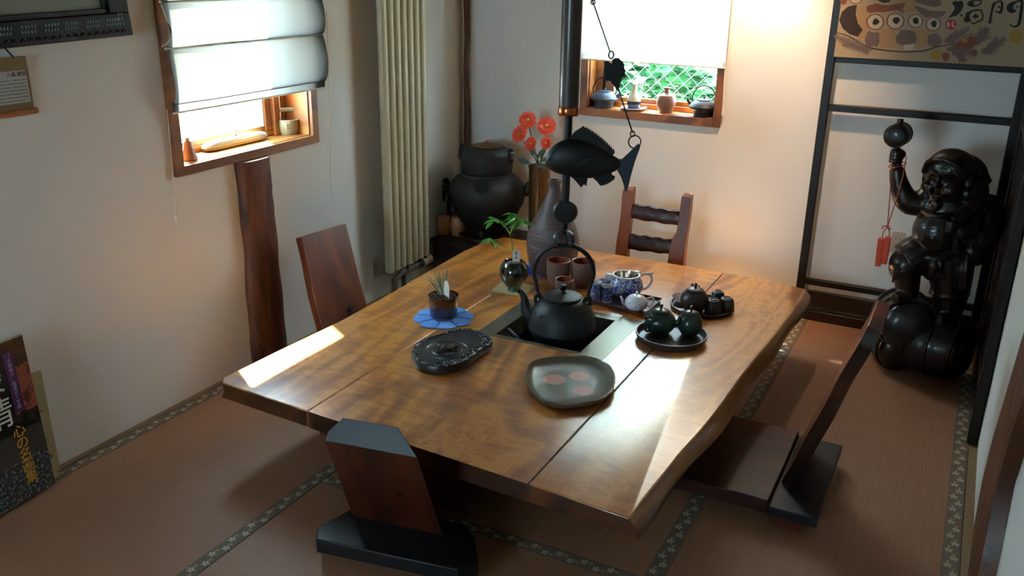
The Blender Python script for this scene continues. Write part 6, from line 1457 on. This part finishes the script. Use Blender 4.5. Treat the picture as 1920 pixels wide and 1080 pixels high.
    for z in (-.045, .045): tube(b, [m_ @ Vector((.052*cos(k*pi/12), .052*sin(k*pi/12), z)) for k in range(24)], .004, 6, closed=True)
    hd = obj('mallet_head', b, M['statue'], t)
    b = BM(); tube(b, [Vector((-.296, Y-.05, 1.02))-o, Vector((-.303, Y-.042, 1.245))-o], [.012, .014], 14); obj('mallet_handle', b, M['statue'], t)
    # wooden clappers on an orange cord
    yc = Y-.10
    o2 = ony(1655, 470, yc); t = thing('wooden_clappers', 'pair of orange red wooden clappers hanging from statue wrist', 'clappers', o2)
    for (a, c, w) in (((1652, 447), (1646, 498), .0165), ((1665, 445), (1657, 494), .0175)):
        p0, p1 = ony(*a, yc)-o2, ony(*c, yc)-o2; d = (p1-p0).normalized(); m_ = Matrix.Translation(p1) @ (-d).to_track_quat('Z', 'Y').to_matrix().to_4x4(); b = BM(); box(b, -w, w, -w*.8, w*.8, 0, (p1-p0).length, m_); obj('stick', b, M['orange'], t, bev=.004)
    b = BM(); K = (1664, 425); rc = .0028
    for pts in (((1673, 300), (1669, 360), K), ((1700, 293), (1688, 350), K), (K, (1656, 436), (1654, 448)), (K, (1668, 436), (1666, 446)), (K, (1656, 424), (1654, 430)), (K, (1668, 430), (1671, 427))):
        tube(b, spline([ony(x, y, yc)-o2 for x, y in pts], 4), rc, 6)
    W1 = [(-.284-.0, 1.012)]; tube(b, [Vector((-.285+.036*cos(k*pi/10), Y-.038+.062*sin(k*pi/10), 1.028+.010*cos(k*pi/10)))-o2 for k in range(20)], rc, 6, closed=True); ell(b, ony(*K, yc)-o2, (.008, .006, .009))
    obj('cord', b, M['ocord'], t)
statue()

# ================================================================== ADDED UNSEEN LAMPS
def added_wall_lamp():  # added above the view to brighten and warm the back wall
    t = thing('added_wall_lamp', 'added unseen warm wall lamp high on the back wall right of the window', 'lamp', (-1.06, YB-.001, 2.04))
    b = BM(); box(b, -.05, .05, -.02, 0, -.05, .05); obj('wall_plate', b, M['lac'], t)
    b = BM(); lathe(b, [(.06, -.10), (.085, .04), (.082, .04), (.057, -.10)], 28, tr(0, -.11, 0)); obj('lamp_shade', b, M['cordw'], t)
    l = bpy.data.lights.new('added_wall_lamp_light', 'POINT'); l.energy = 24; l.color = (1, .82, .66); l.shadow_soft_size = .04
    o = bpy.data.objects.new('added_wall_lamp_light', l); COL.objects.link(o); o.parent = t; o.location = (0, -.11, -.03)
added_wall_lamp()

def added_low_lamp():  # added out of sight behind the table for an orange wall glow
    t = thing('added_floor_lamp', 'added unseen small paper floor lamp on the mat behind the table', 'lamp', (-1.12, 4.80, .0055))
    b = BM(); box(b, -.07, .07, -.07, .07, 0, .015); obj('base', b, M['lac'], t)
    for x, y in ((-.06, -.06), (.06, -.06), (.06, .06), (-.06, .06)): b = BM(); tube(b, [(x, y, .015), (x, y, .24)], .005, 6); obj('post', b, M['lac'], t)
    b = BM(); vv = [[b.verts.new((x, y, z)) for x, y in ((-.056, -.056), (.056, -.056), (.056, .056), (-.056, .056))] for z in (.03, .235)]
    for i in range(4): b.faces.new((vv[0][i], vv[0][(i+1) % 4], vv[1][(i+1) % 4], vv[1][i]))
    obj('paper_shade', b, M['blind'], t, smooth=False)
    l = bpy.data.lights.new('added_floor_lamp_light', 'POINT'); l.energy = 10; l.color = (1, .54, .28); l.shadow_soft_size = .06
    o = bpy.data.objects.new('added_floor_lamp_light', l); COL.objects.link(o); o.parent = t; o.location = (0, 0, .16)
added_low_lamp()

def added_spot_lamp():  # added above the view to wash the back wall with warm light
    t = thing('added_spotlight', 'added unseen black ceiling spotlight aimed at the back wall', 'spotlight', (-.85, 4.20, 2.745))
    aim = (Vector((-1.2, 5.08, 1.05))-Vector((-.85, 4.20, 2.56))).normalized(); q = aim.to_track_quat('-Z', 'Y').to_matrix().to_4x4()
    b = BM(); lathe(b, [(0, 0), (.04, 0), (.04, -.015), (0, -.015)], 20); obj('ceiling_plate', b, M['lac'], t)
    b = BM(); tube(b, [(0, 0, -.015), (0, 0, -.12)], .006, 8); obj('stem', b, M['lac'], t)
    b = BM(); lathe(b, [(.02, .06), (.04, .055), (.05, -.05), (.046, -.05), (.036, .045), (0, .05)], 24, tr(0, 0, -.17) @ q); obj('lamp_shade', b, M['lac'], t)
    l = bpy.data.lights.new('added_spotlight_light', 'SPOT'); l.energy = 105; l.color = (1, .60, .34); l.shadow_soft_size = .045; l.spot_size = radians(74); l.spot_blend = 1
    o = bpy.data.objects.new('added_spotlight_light', l); COL.objects.link(o); o.parent = t; o.matrix_local = tr(0, 0, -.17) @ q @ tr(0, 0, -.052)
added_spot_lamp()
